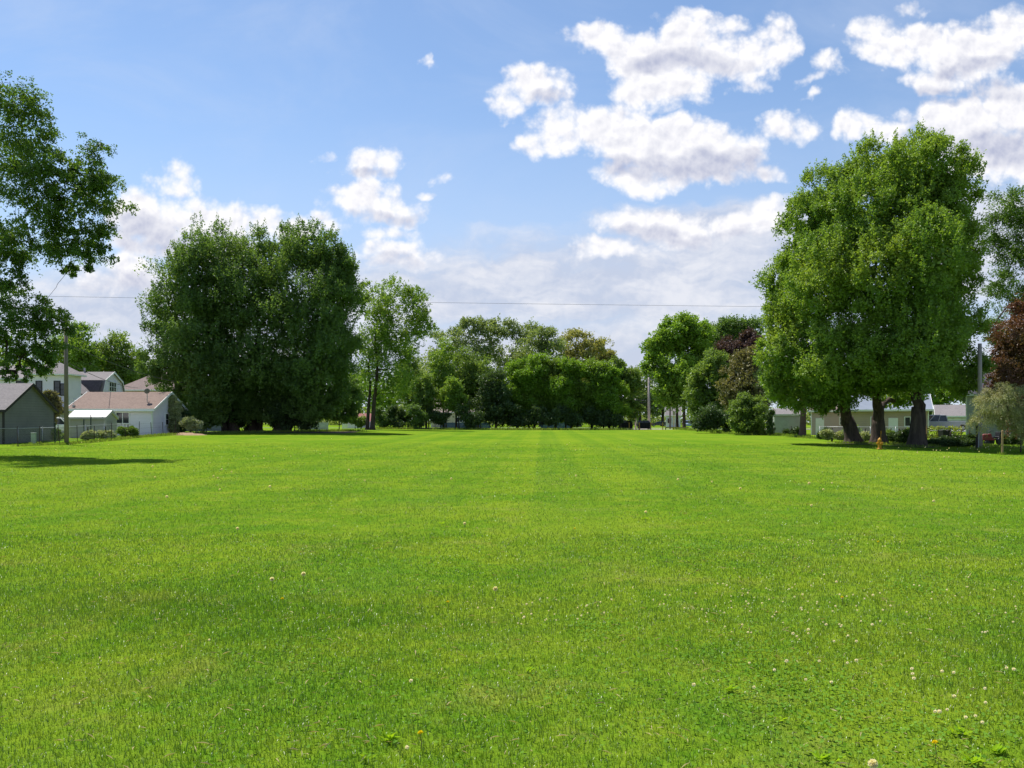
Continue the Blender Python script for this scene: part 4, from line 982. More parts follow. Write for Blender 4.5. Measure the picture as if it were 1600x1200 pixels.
# ------------------------------------------------------------------ roads
CONC = plain('pale_gravel', (0.46, 0.42, 0.38), (0.36, 0.33, 0.29), 1.5, 0.95, 0.01, 0.1)
ASPH = plain('street_asphalt', (0.16, 0.155, 0.15), (0.11, 0.108, 0.105), 1.0, 0.9, 0.01, 0.2)
sheet('gravel_drive', np.linspace(14, 62, 33), np.linspace(150, 163, 10), 0.012, CONC)
sheet('street', np.linspace(-150, 220, 120), np.linspace(182, 190, 6), 0.012, ASPH)
sheet('soil_strip', np.linspace(PX(600, 139), PX(985, 139), 60), np.linspace(137.5, 141, 4), 0.008, plain('bare_soil', (0.075, 0.055, 0.038), (0.05, 0.038, 0.026), 3, 0.95))
sheet('soil_bed', np.linspace(PX(285, 90), PX(560, 96), 50), np.linspace(88, 99, 12), 0.008, plain('bare_soil', (0.075, 0.055, 0.038)))
# tan soil mound beside the garage
def mound():
    x0, y0 = PX(292, 80.5), 80.5; n = 18; m = MB(); ring = []
    r = random.Random(4)
    m.v.append((0, 0, 0.22)); prev = None
    for k, (rad, zz) in enumerate([(0.5, 0.19), (1.0, 0.10), (1.5, 0.03), (1.8, -0.05)]):
        ring = []
        for a in range(n):
            t = 2 * math.pi * a / n; q = rad * r.uniform(0.85, 1.15)
            ring.append(len(m.v)); m.v.append((q * 1.25 * math.cos(t), q * 0.8 * math.sin(t), zz * r.uniform(0.7, 1.3)))
        for a in range(n):
            b = (a + 1) % n
            m.f.append((0, ring[a], ring[b]) if prev is None else (prev[a], ring[a], ring[b], prev[b]))
        prev = ring
    o = m.build('soil_mound', plain('tan_soil', (0.30, 0.20, 0.12), (0.22, 0.15, 0.09), 4, 0.95, 0.02), smooth=True)
    o.location = (x0, y0, gz1(x0, y0)); tag(o, 'low mound of tan soil beside the white garage', 'soil mound')
mound()

# ------------------------------------------------------------------ fences
def chain_fence(name, label, pts, h=1.2, post=0.03, n_between=2, mat=GALV, rail=0.024, mesh=True):
    """galvanized posts, top rail and diagonal wires along a line of ground points"""
    root = empty(name, (pts[0][0], pts[0][1], gz1(*pts[0])), 0, label, 'fence')
    o = Vector((pts[0][0], pts[0][1], gz1(*pts[0])))
    rl = []; wires = MB(); first = None
    for (ax, ay), (bx, by) in zip(pts[:-1], pts[1:]):
        L = math.hypot(bx - ax, by - ay); n = max(1, round(L / 2.6))
        for k in range(n + (1 if (bx, by) == pts[-1] else 0)):
            t = k / n; x, y = ax + (bx - ax) * t, ay + (by - ay) * t; z = gz1(x, y)
            p = Vector((x, y, z)) - o; rl.append(p + Vector((0, 0, h)))
            pm = MB().tube([p + Vector((0, 0, -0.15)), p + Vector((0, 0, h + 0.03))], post, 7); pm.lathe([(post * 1.25, h + 0.03), (post * 1.1, h + 0.06), (0.004, h + 0.085)], 7, (p.x, p.y, p.z))
            pm.build('post', mat, root, smooth=True)
        if mesh:
            u = Vector(((bx - ax) / L, (by - ay) / L, 0)); nrm = Vector((-u.y, u.x, 0)); step = 0.13; k = 0
            za, zb = gz1(ax, ay), gz1(bx, by)
            s = -h
            while s < L:
                for sg in (1, -1):
                    s0, s1 = max(0, s), min(L, s + h)
                    if s1 <= s0: continue
                    t0, t1 = (s0 - s), (s1 - s)
                    z0, z1 = (t0, t1) if sg > 0 else (h - t0, h - t1)
                    pa = Vector((ax, ay, za + (zb - za) * s0 / L + z0 + 0.03)) + u * s0 - o + nrm * 0.035
                    pb = Vector((ax, ay, za + (zb - za) * s1 / L + z1 + 0.03)) + u * s1 - o + nrm * 0.035
                    wires.tube([pa, pb], 0.0045, 3, cap=False)
                s += step
    MB().tube(rl, rail, 7).build('top_rail', mat, root, smooth=True)
    if mesh: wires.build('chain_mesh', mat, root)
    return root
chain_fence('chain_link_fence', 'galvanized chain link fence running along the grey garage and shed', [(PX(8, 64), 64 - 1.2), (PX(40, 64.5), 64.5 - 1.0), (PX(100, 67), 67.2), (PX(190, 75), 75.0)], 1.15)
chain_fence('chain_link_fence', 'pale chain link fence behind the large maple trunks', [(PX(1281, 78), 78), (PX(1360, 76), 76), (PX(1440, 74), 74)], 1.15)
G10 = 'thin rusty fence posts along the left edge of the lawn'
line = [(28, 58), (62, 60), (93, 61.5), (121, 63.5), (147, 66), (174, 68.5), (196, 71), (217, 73.5), (237, 76), (255, 78), (274, 80)]
ords = ['nearest the left picture edge', 'before the grey garage corner', 'just left of the wooden pole', 'just right of the wooden pole', 'at the left end of the small shed', 'before the small shed gable', 'at the right end of the small shed', 'before the garage window', 'at the right corner of the white garage', 'before the viburnum', 'beside the soil mound']
for i, (px, d) in enumerate(line):
    x = PX(px, d); z = gz1(x, d); r = random.Random(i)
    o = empty('fence_post', (x, d, z), r.uniform(0, 3), 'leaning thin rusty steel fence post ' + ords[i], 'fence post', G10)
    o.rotation_euler = (R(r.uniform(-3, 3)), R(r.uniform(-3.5, 2)), r.uniform(-0.4, 0.4))
    hh = r.uniform(1.25, 1.5)
    MB().box((0, 0, hh / 2 - 0.1), (0.045, 0.012, hh + 0.2)).box((0, 0.02, hh / 2 - 0.1), (0.012, 0.03, hh + 0.2)).build('shaft', RUST, o)
    m = MB()
    for k in range(7): m.box((0, -0.012, 0.25 + k * 0.15), (0.02, 0.014, 0.03))
    m.build('stud', RUST, o)
wm = MB()
for hh in (0.35, 0.8, 1.18):
    wm.tube([(PX(px, d), d, gz1(PX(px, d), d) + hh) for px, d in line], 0.006, 4)
o = wm.build('fence_wire', RUST); tag(o, 'thin wire strung between the rusty fence posts', 'wire')
for i, (px, d, top, lab) in enumerate([(142, 71, 2.0, 'tall dark green garden post before the white roofed shed'), (86, 64, 1.55, 'dark green garden post in the gap left of the wooden pole'), (131, 72.5, 1.6, 'short dark green post in the flower bed by the shed')]):
    x = PX(px, d); o = MB().tube([(0, 0, -0.2), (0, 0, top)], 0.05, 8).lathe([(0.056, top), (0.05, top + 0.03), (0.01, top + 0.05)], 8).build('garden_post', GREEN_POST, smooth=False)
    o.location = (x, d, gz1(x, d)); tag(o, lab, 'post')
# utility box
x = PX(55, 62.5); o = empty('utility_box', (x, 62.3, gz1(x, 62.3)), R(10), 'pale green utility pedestal before the grey garage', 'utility box')
MB().box((0, 0, 0.4), (0.30, 0.26, 0.84)).build('cabinet', plain('utility_green', (0.36, 0.42, 0.37), None, 3, 0.5), o, bevel=0.02)
MB().box((0, 0, 0.845), (0.34, 0.30, 0.05)).build('cap', plain('utility_green', (0.36, 0.42, 0.37)), o, bevel=0.015)
# panels of fence behind the trees
def panel_fence(name, label, px0, px1, d, h, mat, gap=0.0, dz=0.0):
    x0, x1 = PX(px0, d), PX(px1, d); root = empty(name, (x0, d, gz1(x0, d)), 0, label, 'fence')
    n = max(1, round((x1 - x0) / 2.4)); m = MB(); w = 0.14
    k = 0.0
    while k < x1 - x0:
        m.box((k + w / 2, 0, h / 2 + 0.05 + dz), (w - 0.012 - gap, 0.022, h - 0.05)); k += w
    m.box(((x1 - x0) / 2, 0.03, h * 0.25 + dz), (x1 - x0, 0.035, 0.09)); m.box(((x1 - x0) / 2, 0.03, h * 0.8 + dz), (x1 - x0, 0.035, 0.09))
    m.build('picket_panel', mat, root)
    for j in range(n + 1):
        MB().box((j * (x1 - x0) / n, 0.1, h / 2 + dz), (0.1, 0.1, h + 0.3)).build('post', mat, root)
panel_fence('picket_fence', 'grey white board fence under the hanging boughs of the left clump', 466, 512, 116, 1.0, plain('fence_white', (0.55, 0.55, 0.58), None, 2))
panel_fence('picket_fence', 'white board fence left of the airy tree trunk', 535, 566, 150, 0.9, WHITE_TRIM, 0.03)
panel_fence('board_fence', 'long blue panel fence behind the slim young trees', 688, 765, 168, 1.15, plain('fence_blue', (0.06, 0.10, 0.24), None, 1))
panel_fence('board_fence', 'deep blue panel fence glimpsed through the dense hedge row', 845, 893, 166, 1.3, plain('fence_deep_blue', (0.04, 0.10, 0.26), None, 1))
# vegetable trellis
x0, x1, d = PX(1448, 66), PX(1502, 66), 66
root = empty('trellis_fence', (x0, d, gz1(x0, d)), 0, 'vine covered garden fence below the parked pickup', 'fence')
for k in range(4): MB().box(((x1 - x0) * k / 3, 0, 0.6), (0.08, 0.08, 1.4)).build('post', RAW_WOOD, root)
m = MB(); m.box(((x1 - x0) / 2, 0.06, 1.1), (x1 - x0, 0.03, 0.08)); m.box(((x1 - x0) / 2, 0.06, 0.4), (x1 - x0, 0.03, 0.08)); m.build('rail', RAW_WOOD, root)
r = np.random.default_rng(9); n = 1500
P = np.column_stack([r.uniform(0, x1 - x0, n), r.normal(-0.08, 0.1, n), r.uniform(0, 1.25, n)])
V, T = leaf_mesh(P, unit(r.normal(size=(n, 3))), unit(r.normal(size=(n, 3)) + [0, -0.6, 0.5]), r.uniform(0.06, 0.15, n), 0.4)
np_mesh('vine', V, T, foliage('leaf_vine', (0.11, 0.15, 0.03), (0.22, 0.24, 0.06), None, clump=1.5), root)

# ------------------------------------------------------------------ poles and wires
def pole(name, label, px, d, h, r0, r1, mat, lean=0.0, cross=False):
    x = PX(px, d); o = empty(name, (x, d, gz1(x, d)), 0, label, 'utility pole')
    MB().tube([(0, 0, -0.3), (lean * h * 0.5, 0, h * 0.5), (lean * h, 0, h)], [r0, (r0 + r1) / 2, r1], 14).build('shaft', mat, o, smooth=True)
    if cross:
        MB().box((lean * h, -0.16, h - 0.5), (2.2, 0.1, 0.12)).build('crossarm', mat, o)
        for k in (-1.0, -0.4, 0.4, 1.0): MB().lathe([(0.03, h - 0.44), (0.06, h - 0.4), (0.05, h - 0.32), (0.02, h - 0.28)], 8, (lean * h + k, -0.16, 0)).build('insulator', GALV, o)
    return o, x
o, xp = pole('utility_pole', 'weathered brown wooden pole standing in the left fence line, top hidden by leaves', 104, 62, 9.2, 0.165, 0.12, POLE_WOOD, -0.006)
MB().tube([(0.0, 0, 7.2), (-0.9, 0.2, 7.0), (-1.9, 0.4, 7.15)], 0.03, 6).build('bracket', GALV, o)
o2, xr = pole('utility_pole', 'pale grey wooden pole behind the drooping spruce at the right edge', 1531, 55, 6.75, 0.16, 0.115, POLE_PALE)
MB().tube([(-0.75, -1.2, 0.0), (-0.05, -0.05, 2.6)], 0.014, 5).build('guy_wire', GALV, o2)
o3, x3 = pole('utility_pole', 'tall bare pole with a crossarm in the street gap behind the dumpster', 1014, 158, 9.6, 0.26, 0.19, POLE_PALE, cross=True)
o4, x4 = pole('utility_pole', 'short thin bare pole beside the tall one in the street gap', 993, 156, 5.6, 0.15, 0.12, POLE_PALE)
def wire(label, a, b, sag, rad, n=24, col=None):
    t = np.linspace(0, 1, n); A, B = np.array(a), np.array(b)
    p = A + (B - A) * t[:, None]; p[:, 2] -= 4 * sag * t * (1 - t)
    w = MB().tube(p, rad, 5).build('overhead_wire', plain('wire_grey', (0.10, 0.10, 0.11), None, 2, 0.6)); tag(w, label, 'wire')
wire('thin overhead wire crossing the whole sky above the far tree line', (PX(-700, 130), 130, PZ(447, 130)), (PX(2400, 136), 136, PZ(487, 136)), 0.8, 0.02, 40)
zp = gz1(xp, 62)
wire('upper service wire sagging from the wooden pole towards the maple clump', (xp, 62, zp + 7.35), (PX(300, 92), 92, PZ(600, 92)), 0.5, 0.028)
wire('lower service wire sagging from the wooden pole towards the brown hip roof', (xp, 62, zp + 6.0), (PX(215, 112), 112, PZ(606, 112)), 0.4, 0.024)
wire('upper short wire slung between the two bare poles', (x4, 156, gz1(x4, 156) + 5.4), (x3, 158, gz1(x3, 158) + 5.4), 0.06, 0.035)
wire('lower short wire slung between the two bare poles', (x4, 156, gz1(x4, 156) + 5.0), (x3, 158, gz1(x3, 158) + 5.2), 0.25, 0.035)
# posts on the right
for px, d, top, rad, mt, lab in [(1566, 47, 1.32, 0.055, RAW_WOOD, 'light brown round wooden post in the grass at the right edge'), (1526, 52, 1.55, 0.06, plain('dark_post', (0.04, 0.032, 0.03), None, 5, 0.9), 'dark wooden post just left of the pale grey pole'),
                                 (1595, 50, 1.5, 0.045, RUST, 'thin dark post at the very right edge')]:
    x = PX(px, d); o = MB().tube([(0, 0, -0.3), (0.01, 0, top)], rad, 10).lathe([(rad, top), (rad * 0.7, top + 0.02), (0.005, top + 0.025)], 10, (0.01, 0, 0)).build('wooden_post', mt); o.location = (x, d, gz1(x, d)); tag(o, lab, 'post')

# ------------------------------------------------------------------ hydrant, bins, dumpsters, bollards
HYD = plain('hydrant_yellow', (0.50, 0.25, 0.014), (0.36, 0.17, 0.012), 8, 0.45)
d = 52; x = PX(1374.5, d); hy = empty('fire_hydrant', (x, d, gz1(x, d) + 0.03), R(15), 'small yellow fire hydrant in front of the middle maple trunk', 'hydrant')
MB().lathe([(0.17, -0.1), (0.17, 0.03), (0.12, 0.045), (0.105, 0.06), (0.10, 0.44), (0.125, 0.45), (0.125, 0.49), (0.10, 0.5)], 18).build('barrel', HYD, hy, smooth=False)
MB().lathe([(0.118, 0.5), (0.112, 0.56), (0.085, 0.62), (0.04, 0.655), (0.032, 0.66), (0.032, 0.70), (0.01, 0.71)], 18).build('bonnet', HYD, hy, smooth=True)
for ax, s in (('x', 1), ('x', -1)):
    MB().lathe([(0.06, 0.08 * s), (0.06, 0.16 * s), (0.07, 0.165 * s), (0.07, 0.20 * s), (0.025, 0.205 * s), (0.025, 0.235 * s)], 12, (0, 0, 0.36), ax).build('outlet_cap', HYD, hy)
MB().lathe([(0.075, -0.08), (0.075, -0.16), (0.09, -0.165), (0.09, -0.20), (0.03, -0.205), (0.03, -0.24)], 14, (0, 0, 0.33), 'y').build('steamer_cap', HYD, hy)
x = PX(1374, 56); o = MB().tube([(0, 0, -0.1), (0, 0, 1.05)], 0.02, 6).box((0, -0.025, 0.95), (0.07, 0.01, 0.22)).build('marker_rod', HYD); o.location = (x + 0.1, 56, gz1(x, 56)); tag(o, 'thin orange marker rod standing behind the yellow hydrant', 'marker')
x = PX(1463, 66); tb = empty('rubbish_bin', (x, 64.8, gz1(x, 64.8)), R(8), 'black wheeled rubbish bin before the vine covered fence', 'bin')
m = MB(); m.v += [(-0.24, -0.25, 0.06), (0.24, -0.25, 0.06), (0.24, 0.25, 0.06), (-0.24, 0.25, 0.06), (-0.3, -0.34, 0.95), (0.3, -0.34, 0.95), (0.3, 0.34, 0.95), (-0.3, 0.34, 0.95)]
m.f += [(3, 2, 1, 0), (4, 5, 6, 7), (0, 1, 5, 4), (1, 2, 6, 5), (2, 3, 7, 6), (3, 0, 4, 7)]; m.build('body', BLACK, tb, bevel=0.03)
MB().box((0, -0.02, 0.99), (0.66, 0.74, 0.06)).build('lid', BLACK, tb, bevel=0.02)
for s in (-1, 1): MB().lathe([(0.1, s * 0.22), (0.1, s * 0.27)], 12, (0, 0.28, 0.1), 'x').build('wheel', BLACK, tb)
DUMP = plain('dumpster_black', (0.018, 0.018, 0.02), (0.03, 0.028, 0.028), 3, 0.6)
def dumpster(px, d, w, lab):
    x = PX(px, d); o = empty('dumpster', (x, d, gz1(x, d)), 0, lab, 'dumpster', 'black dumpsters on the gravel drive')
    m = MB(); m.prism([(-0.75, 0.12), (0.75, 0.12), (0.85, 1.35), (0.3, 1.5), (-0.85, 1.1)], -w / 2, w / 2, 'x')
    for k in range(5): m.box((-w / 2 + w * (k + 0.5) / 5, -0.84, 0.6), (0.08, 0.1, 0.9))
    m.build('bin', DUMP, o)
    for s in (-1, 1):
        MB().prism([(-0.9, 1.12), (0.3, 1.525), (0.3, 1.56), (-0.9, 1.16)], s * w / 4 - w / 4 + 0.02, s * w / 4 + w / 4 - 0.02, 'x').build('lid', BLACK, o)
        MB().box((s * (w / 2 + 0.07), -0.1, 0.75), (0.12, 1.0, 0.2)).build('fork_pocket', DUMP, o)
        for q in (-0.6, 0.6): MB().lathe([(0.09, s * (w / 2 - 0.25)), (0.09, s * (w / 2 - 0.17))], 10, (0, q, 0.08), 'x').build('caster', BLACK, o)
dumpster(979, 150, 1.95, 'black dumpster nearest the hedge row'); dumpster(1006, 150, 2.0, 'black dumpster at the foot of the tall bare pole')
YEL = plain('bollard_yellow', (0.62, 0.36, 0.05), (0.50, 0.30, 0.05), 4, 0.6)
for px, lab in [(983, 'in front of the left dumpster'), (999, 'in front of the dumpster by the tall pole'), (1017, 'beside the dumpster at the tall pole'), (1035.5, 'standing alone on the gravel drive')]:
    d = 147; x = PX(px, d); o = MB().tube([(0, 0, -0.2), (0, 0, 1.15)], 0.085, 10).lathe([(0.085, 1.15), (0.07, 1.2), (0.03, 1.23), (0.005, 1.235)], 10).build('bollard', YEL, smooth=False); o.location = (x, d, gz1(x, d)); tag(o, 'yellow steel bollard ' + lab, 'bollard', 'yellow bollards along the gravel drive')
x = PX(1053, 147); o = empty('sign_post', (x, 147, gz1(x, 147)), 0, 'slim tan sign post beside the trunk of the spreading tree', 'sign post')
MB().tube([(0, 0, -0.2), (0, 0, 3.1)], 0.06, 8).build('post', YEL, o); MB().box((0, -0.075, 2.8), (0.45, 0.02, 0.6)).build('panel', plain('sign_tan', (0.5, 0.42, 0.3), None, 3), o)
x = PX(1047, 160); o = MB().tube([(0, 0, -0.2), (0, 0, 3.6)], 0.16, 10).lathe([(0.16, 3.6), (0.1, 3.66), (0.01, 3.68)], 10).build('stub_pole', POLE_WOOD, smooth=False); o.location = (x, 160, gz1(x, 160)); tag(o, 'short thick brown pole on the verge beside the spreading tree', 'pole')
root = empty('barrier_rail', (PX(1040, 146), 146, gz1(PX(1040, 146), 146)), 0, 'low wooden barrier rail at the end of the gravel drive', 'barrier'); w = PX(1075, 146) - PX(1040, 146)
for k in range(4): MB().box((w * k / 3, 0, 0.15), (0.15, 0.15, 0.6)).build('post', RUST, root)
MB().box((w / 2, -0.1, 0.36), (w + 0.2, 0.05, 0.16)).build('rail', plain('rail_tan', (0.40, 0.30, 0.12), None, 3), root)

# ------------------------------------------------------------------ vehicles
def car(name, label, loc, rz, paint, kind='suv', L=4.6, cat='car', Wd=1.8, group=None):
    o = empty(name, loc, rz, label, cat, group); w = Wd / 2
    Ht = {'suv': 1.7, 'sedan': 1.42, 'pickup': 1.8}[kind]; belt = {'suv': 1.02, 'sedan': 0.9, 'pickup': 1.1}[kind]
    body = [(-L / 2, 0.45), (-L / 2 + 0.05, 0.85), (-L / 2 + 0.25, belt - 0.02), (L / 2 - 0.15, belt), (L / 2, 0.8), (L / 2 - 0.02, 0.42), (L / 2 - 0.3, 0.3)]
    def arch(cx): return [(cx + 0.38 * math.cos(a), 0.33 + 0.38 * math.sin(a)) for a in np.linspace(0.0, math.pi, 9)]
    pts = body + arch(L / 2 - 0.85) + arch(-L / 2 + 0.85) + [(-L / 2 + 0.3, 0.3)]
    MB().prism(pts, -w, w, 'y').build('body', paint, o, bevel=0.05)
    if kind == 'suv': cab = (-L / 2 + 1.05, -L / 2 + 1.65, L / 2 - 0.35, L / 2 - 0.08)
    elif kind == 'sedan': cab = (-L / 2 + 1.15, -L / 2 + 1.9, L / 2 - 1.25, L / 2 - 0.6)
    else: cab = (-L / 2 + 1.15, -L / 2 + 1.75, -L / 2 + 3.0, -L / 2 + 3.15)
    a, b, c, d_ = cab; ti = 0.16
    def loft(z0, z1, ins0, ins1, x0, x1, x2, x3):
        m = MB(); m.v += [(x0, -w + ins0, z0), (x3, -w + ins0, z0), (x3, w - ins0, z0), (x0, w - ins0, z0), (x1, -w + ins1, z1), (x2, -w + ins1, z1), (x2, w - ins1, z1), (x1, w - ins1, z1)]
        m.f += [(3, 2, 1, 0), (4, 5, 6, 7), (0, 1, 5, 4), (1, 2, 6, 5), (2, 3, 7, 6), (3, 0, 4, 7)]; return m
    loft(belt - 0.02, Ht - 0.07, 0.06, ti + 0.02, a + 0.04, b + 0.02, c - 0.02, d_ - 0.04).build('window', GLASS, o)
    loft(Ht - 0.075, Ht, ti, ti + 0.06, b - 0.02, b + 0.15, c - 0.1, c + 0.03).build('roof', paint, o, bevel=0.02)
    m = MB()
    for s in (-1, 1):
        for (x0, x1) in ((a, b), ((a + d_) / 2, (b + c) / 2), (d_, c)):
            m.tube([(x0, s * (w - 0.05), belt - 0.02), (x1, s * (w - ti), Ht - 0.05)], 0.05, 4)
    m.build('pillar', paint, o)
    if kind == 'pickup':
        MB().box(((L / 2 - 0.1 + d_) / 2 + 0.05, 0, belt + 0.02), (L / 2 - d_ - 0.25, Wd - 0.25, 0.04)).build('bed_cover', BLACK, o)
    for sx in (-1, 1):
        for s in (-1, 1):
            ty = MB().lathe([(0.24, s * (w - 0.2)), (0.33, s * (w - 0.2)), (0.34, s * (w - 0.1)), (0.33, s * (w + 0.01)), (0.22, s * (w + 0.012))], 18, (sx * (L / 2 - 0.85), 0, 0.34), 'y').build('wheel', BLACK, o)
            MB().lathe([(0.21, s * (w - 0.05)), (0.21, s * (w + 0.014)), (0.08, s * (w + 0.02))], 12, (sx * (L / 2 - 0.85), 0, 0.34), 'y').build('rim', GALV, ty)
    for s in (-1, 1):
        MB().box((-L / 2 - 0.005, s * (w - 0.3), 0.76), (0.06, 0.38, 0.15)).build('headlight', plain('lamp_clear', (0.75, 0.76, 0.78), None, 3, 0.15), o)
        MB().box((L / 2 + 0.0, s * (w - 0.15), 0.85), (0.06, 0.2, 0.28)).build('taillight', plain('lamp_red', (0.45, 0.02, 0.02), None, 3, 0.2), o)
    return o
P_WHITE = plain('paint_white', (0.78, 0.79, 0.80), (0.74, 0.75, 0.76), 1, 0.25, spec=0.6)
P_SILVER = plain('paint_silver', (0.42, 0.43, 0.46), (0.38, 0.39, 0.42), 1, 0.28, spec=0.6)
P_DARK = plain('paint_dark', (0.03, 0.03, 0.04), None, 1, 0.25, spec=0.6)
P_BLUE = plain('paint_pale_blue', (0.36, 0.48, 0.66), None, 1, 0.25, spec=0.6)
d = 88; x = PX(87, d); car('parked_car', 'white car parked between the grey garage and the wooden pole', (x, d, gz1(x, d) + 0.012), R(200), P_WHITE, 'suv', 4.4)
d = 96; x = PX(1470, d); zz = gz1(x, d)
car('pickup_truck', 'silver pickup truck parked above the vine covered fence', (x, d, zz + 0.55), R(-3), P_SILVER, 'pickup', 5.6, 'pickup truck', 1.95)
sheet('driveway', np.linspace(x - 6, x + 14, 20), np.linspace(d - 3, d + 5, 8), 0.55, plain('driveway_pale', (0.40, 0.38, 0.36), None, 1, 0.95))
d = 196; x = PX(1076, d); car('parked_car', 'pale blue and white van behind the trunk of the spreading tree', (x, d, gz1(x, d) + 0.012), R(80), P_BLUE, 'suv', 4.8)
G11 = 'dark cars parked far down the street gap'
for px, dd, rz, lab in [(1006, 232, 5, 'dark car half hidden behind the two bare poles'), (1030, 236, -4, 'dark car right of the tall bare pole'), (1044, 240, 8, 'dark car next to the distant white house')]:
    x = PX(px, dd); car('parked_car', lab, (x, dd, gz1(x, dd) + 0.012), R(rz), P_DARK, 'sedan', 4.7, group=G11)
# dark red garden machine by the grey green house
x = PX(1546, 60); o = empty('lawn_tractor', (x, 60, gz1(x, 60)), R(15), 'dark red garden tractor in the shade behind the pale pole', 'lawn tractor'); RED = plain('tractor_red', (0.22, 0.03, 0.03), None, 3, 0.4)
MB().prism([(-0.85, 0.35), (-0.8, 0.75), (-0.1, 0.82), (0.0, 0.45), (0.75, 0.45), (0.75, 0.35)], -0.3, 0.3, 'y').build('hood', RED, o, bevel=0.04)
MB().prism([(0.3, 0.5), (0.75, 0.5), (0.82, 0.95), (0.72, 0.95), (0.66, 0.6), (0.3, 0.6)], -0.22, 0.22, 'y').build('seat', BLACK, o, bevel=0.03)
MB().tube([(-0.05, 0, 0.8), (0.1, 0, 1.0)], 0.02, 6).lathe([(0.17, 0.99), (0.19, 1.005), (0.17, 1.02)], 14, (0.1, 0, 0)).build('steering_wheel', BLACK, o)
for sx, rr in ((-0.6, 0.19), (0.5, 0.27)):
    for s in (-1, 1): MB().lathe([(rr * 0.55, s * 0.3), (rr, s * 0.31), (rr, s * 0.46), (rr * 0.5, s * 0.47)], 16, (sx, 0, rr), 'y').build('wheel', BLACK, o)

# ------------------------------------------------------------------ flowers and weeds in the lawn
def at(px, py):
    """a place on the near lawn"""
    d = F * EYE / (py - 660)
    for _ in range(6):
        x = PX(px, d); d = F * (EYE - gz1(x, d)) / (py - 660)
    return PX(px, d), d
STEM = plain('flower_stem', (0.22, 0.12, 0.06), (0.14, 0.16, 0.05), 8, 0.8)
FLUFF = foliage('seed_fluff', (0.88, 0.80, 0.74), (0.95, 0.90, 0.84), None, trans=0.5, gloss=0.0)
CLOVER = foliage('clover_petal', (0.86, 0.72, 0.64), (0.95, 0.92, 0.85), None, trans=0.35, gloss=0.0)
YELLOW = foliage('dandelion_petal', (0.82, 0.66, 0.02), (0.88, 0.74, 0.03), None, trans=0.3, gloss=0.0)
ROSETTE = foliage('rosette_leaf', (0.16, 0.28, 0.012), (0.25, 0.36, 0.02), None, trans=0.5, gloss=0.0)
def head_mesh(name, rad, n, length, wid, mat, seed, half=False, zoff=0.0):
    r = np.random.default_rng(seed); u = unit(r.normal(size=(n, 3)))
    if half: u[:, 2] = np.abs(u[:, 2]) * 0.8
    u = unit(u)
    V, T = leaf_mesh(u * (rad - length) + np.array([0, 0, zoff]), u, unit(r.normal(size=(n, 3))), np.full(n, length), wid)
    o = np_mesh(name, V, T, mat); COL.objects.unlink(o); me = o.data; bpy.data.objects.remove(o); return me
me_fluff = head_mesh('seed_head', 0.023, 420, 0.013, 0.30, FLUFF, 1)
me_clover = head_mesh('clover_head', 0.012, 70, 0.008, 0.34, CLOVER, 2)
me_yellow = head_mesh('flower_head', 0.016, 120, 0.013, 0.22, YELLOW, 3, True)
def stem_mesh(h, name):
    o = MB().tube([(0, 0, -0.02), (0.006, 0, h * 0.5), (0, 0.0, h)], 0.0022, 5).build(name, STEM); me = o.data; bpy.data.objects.remove(o); return me
me_bulb = None
def dandelion(px, py, h, lab, kind, grp):
    # py is the height of the head in the picture: find the ground spot under it
    d = F * (EYE - h) / (py - 660); x = PX(px, d); z = gz1(x, d)
    o = empty('dandelion', (x, d, z), 0, lab, 'dandelion', grp)
    s = bpy.data.objects.new('stem', stem_mesh(h, 'stem')); COL.objects.link(s); s.parent = o
    k = bpy.data.objects.new('seed_head' if kind == 'f' else 'flower_head', me_fluff if kind == 'f' else me_yellow); COL.objects.link(k); k.parent = o; k.location = (0, 0, h); k.rotation_euler = (0.2, 0.1, px)
    if kind == 'f':
        b = MB().lathe([(0.001, -0.006), (0.005, -0.004), (0.006, 0.001), (0.004, 0.005), (0.001, 0.006)], 8).build('receptacle', STEM, k)
GD = 'dandelion seed heads scattered over the lawn'
for px, py, h, lab in [(425, 905, 0.14, 'white dandelion clock left of the tallest one, near the dry stalk'), (474, 897, 0.20, 'tallest white dandelion clock on a long brown stem'), (774, 920, 0.16, 'white dandelion clock in the middle of the near lawn'),
                       (371, 826, 0.18, 'dandelion clock in the mid lawn on the left'), (726, 818, 0.18, 'dandelion clock left of the mowing line'), (1009, 800, 0.2, 'dandelion clock standing in a darker tuft right of centre'),
                       (1364, 1194, 0.17, 'large dandelion clock at the bottom edge of the lawn'), (242, 746, 0.2, 'dandelion clock beyond the left shadow'), (1547, 736, 0.2, 'dandelion clock in the lawn before the wooden post'), (570, 751, 0.2, 'far dandelion clock left of the centre line'), (1268, 790, 0.2, 'dandelion clock before the right maples')]:
    dandelion(px, py, h, lab, 'f', GD)
for px, py, h, lab in [(441, 936, 0.06, 'yellow dandelion flower below the two white clocks'), (700, 941, 0.06, 'yellow dandelion flower in the deep green strip'), (898, 826, 0.08, 'yellow dandelion flower on the centre line'), (1372, 847, 0.08, 'yellow dandelion flower in the right lawn'),
                       (1461, 1161, 0.10, 'orange yellow dandelion bud in the near right lawn'), (657, 1146, 0.09, 'closed orange dandelion bud above the bright weed leaves'), (1316, 934, 0.07, 'yellow flower among the clover heads'), (50, 766, 0.1, 'yellow flower in the left lawn')]:
    dandelion(px, py, h, lab, 'y', 'yellow dandelion flowers in the lawn')
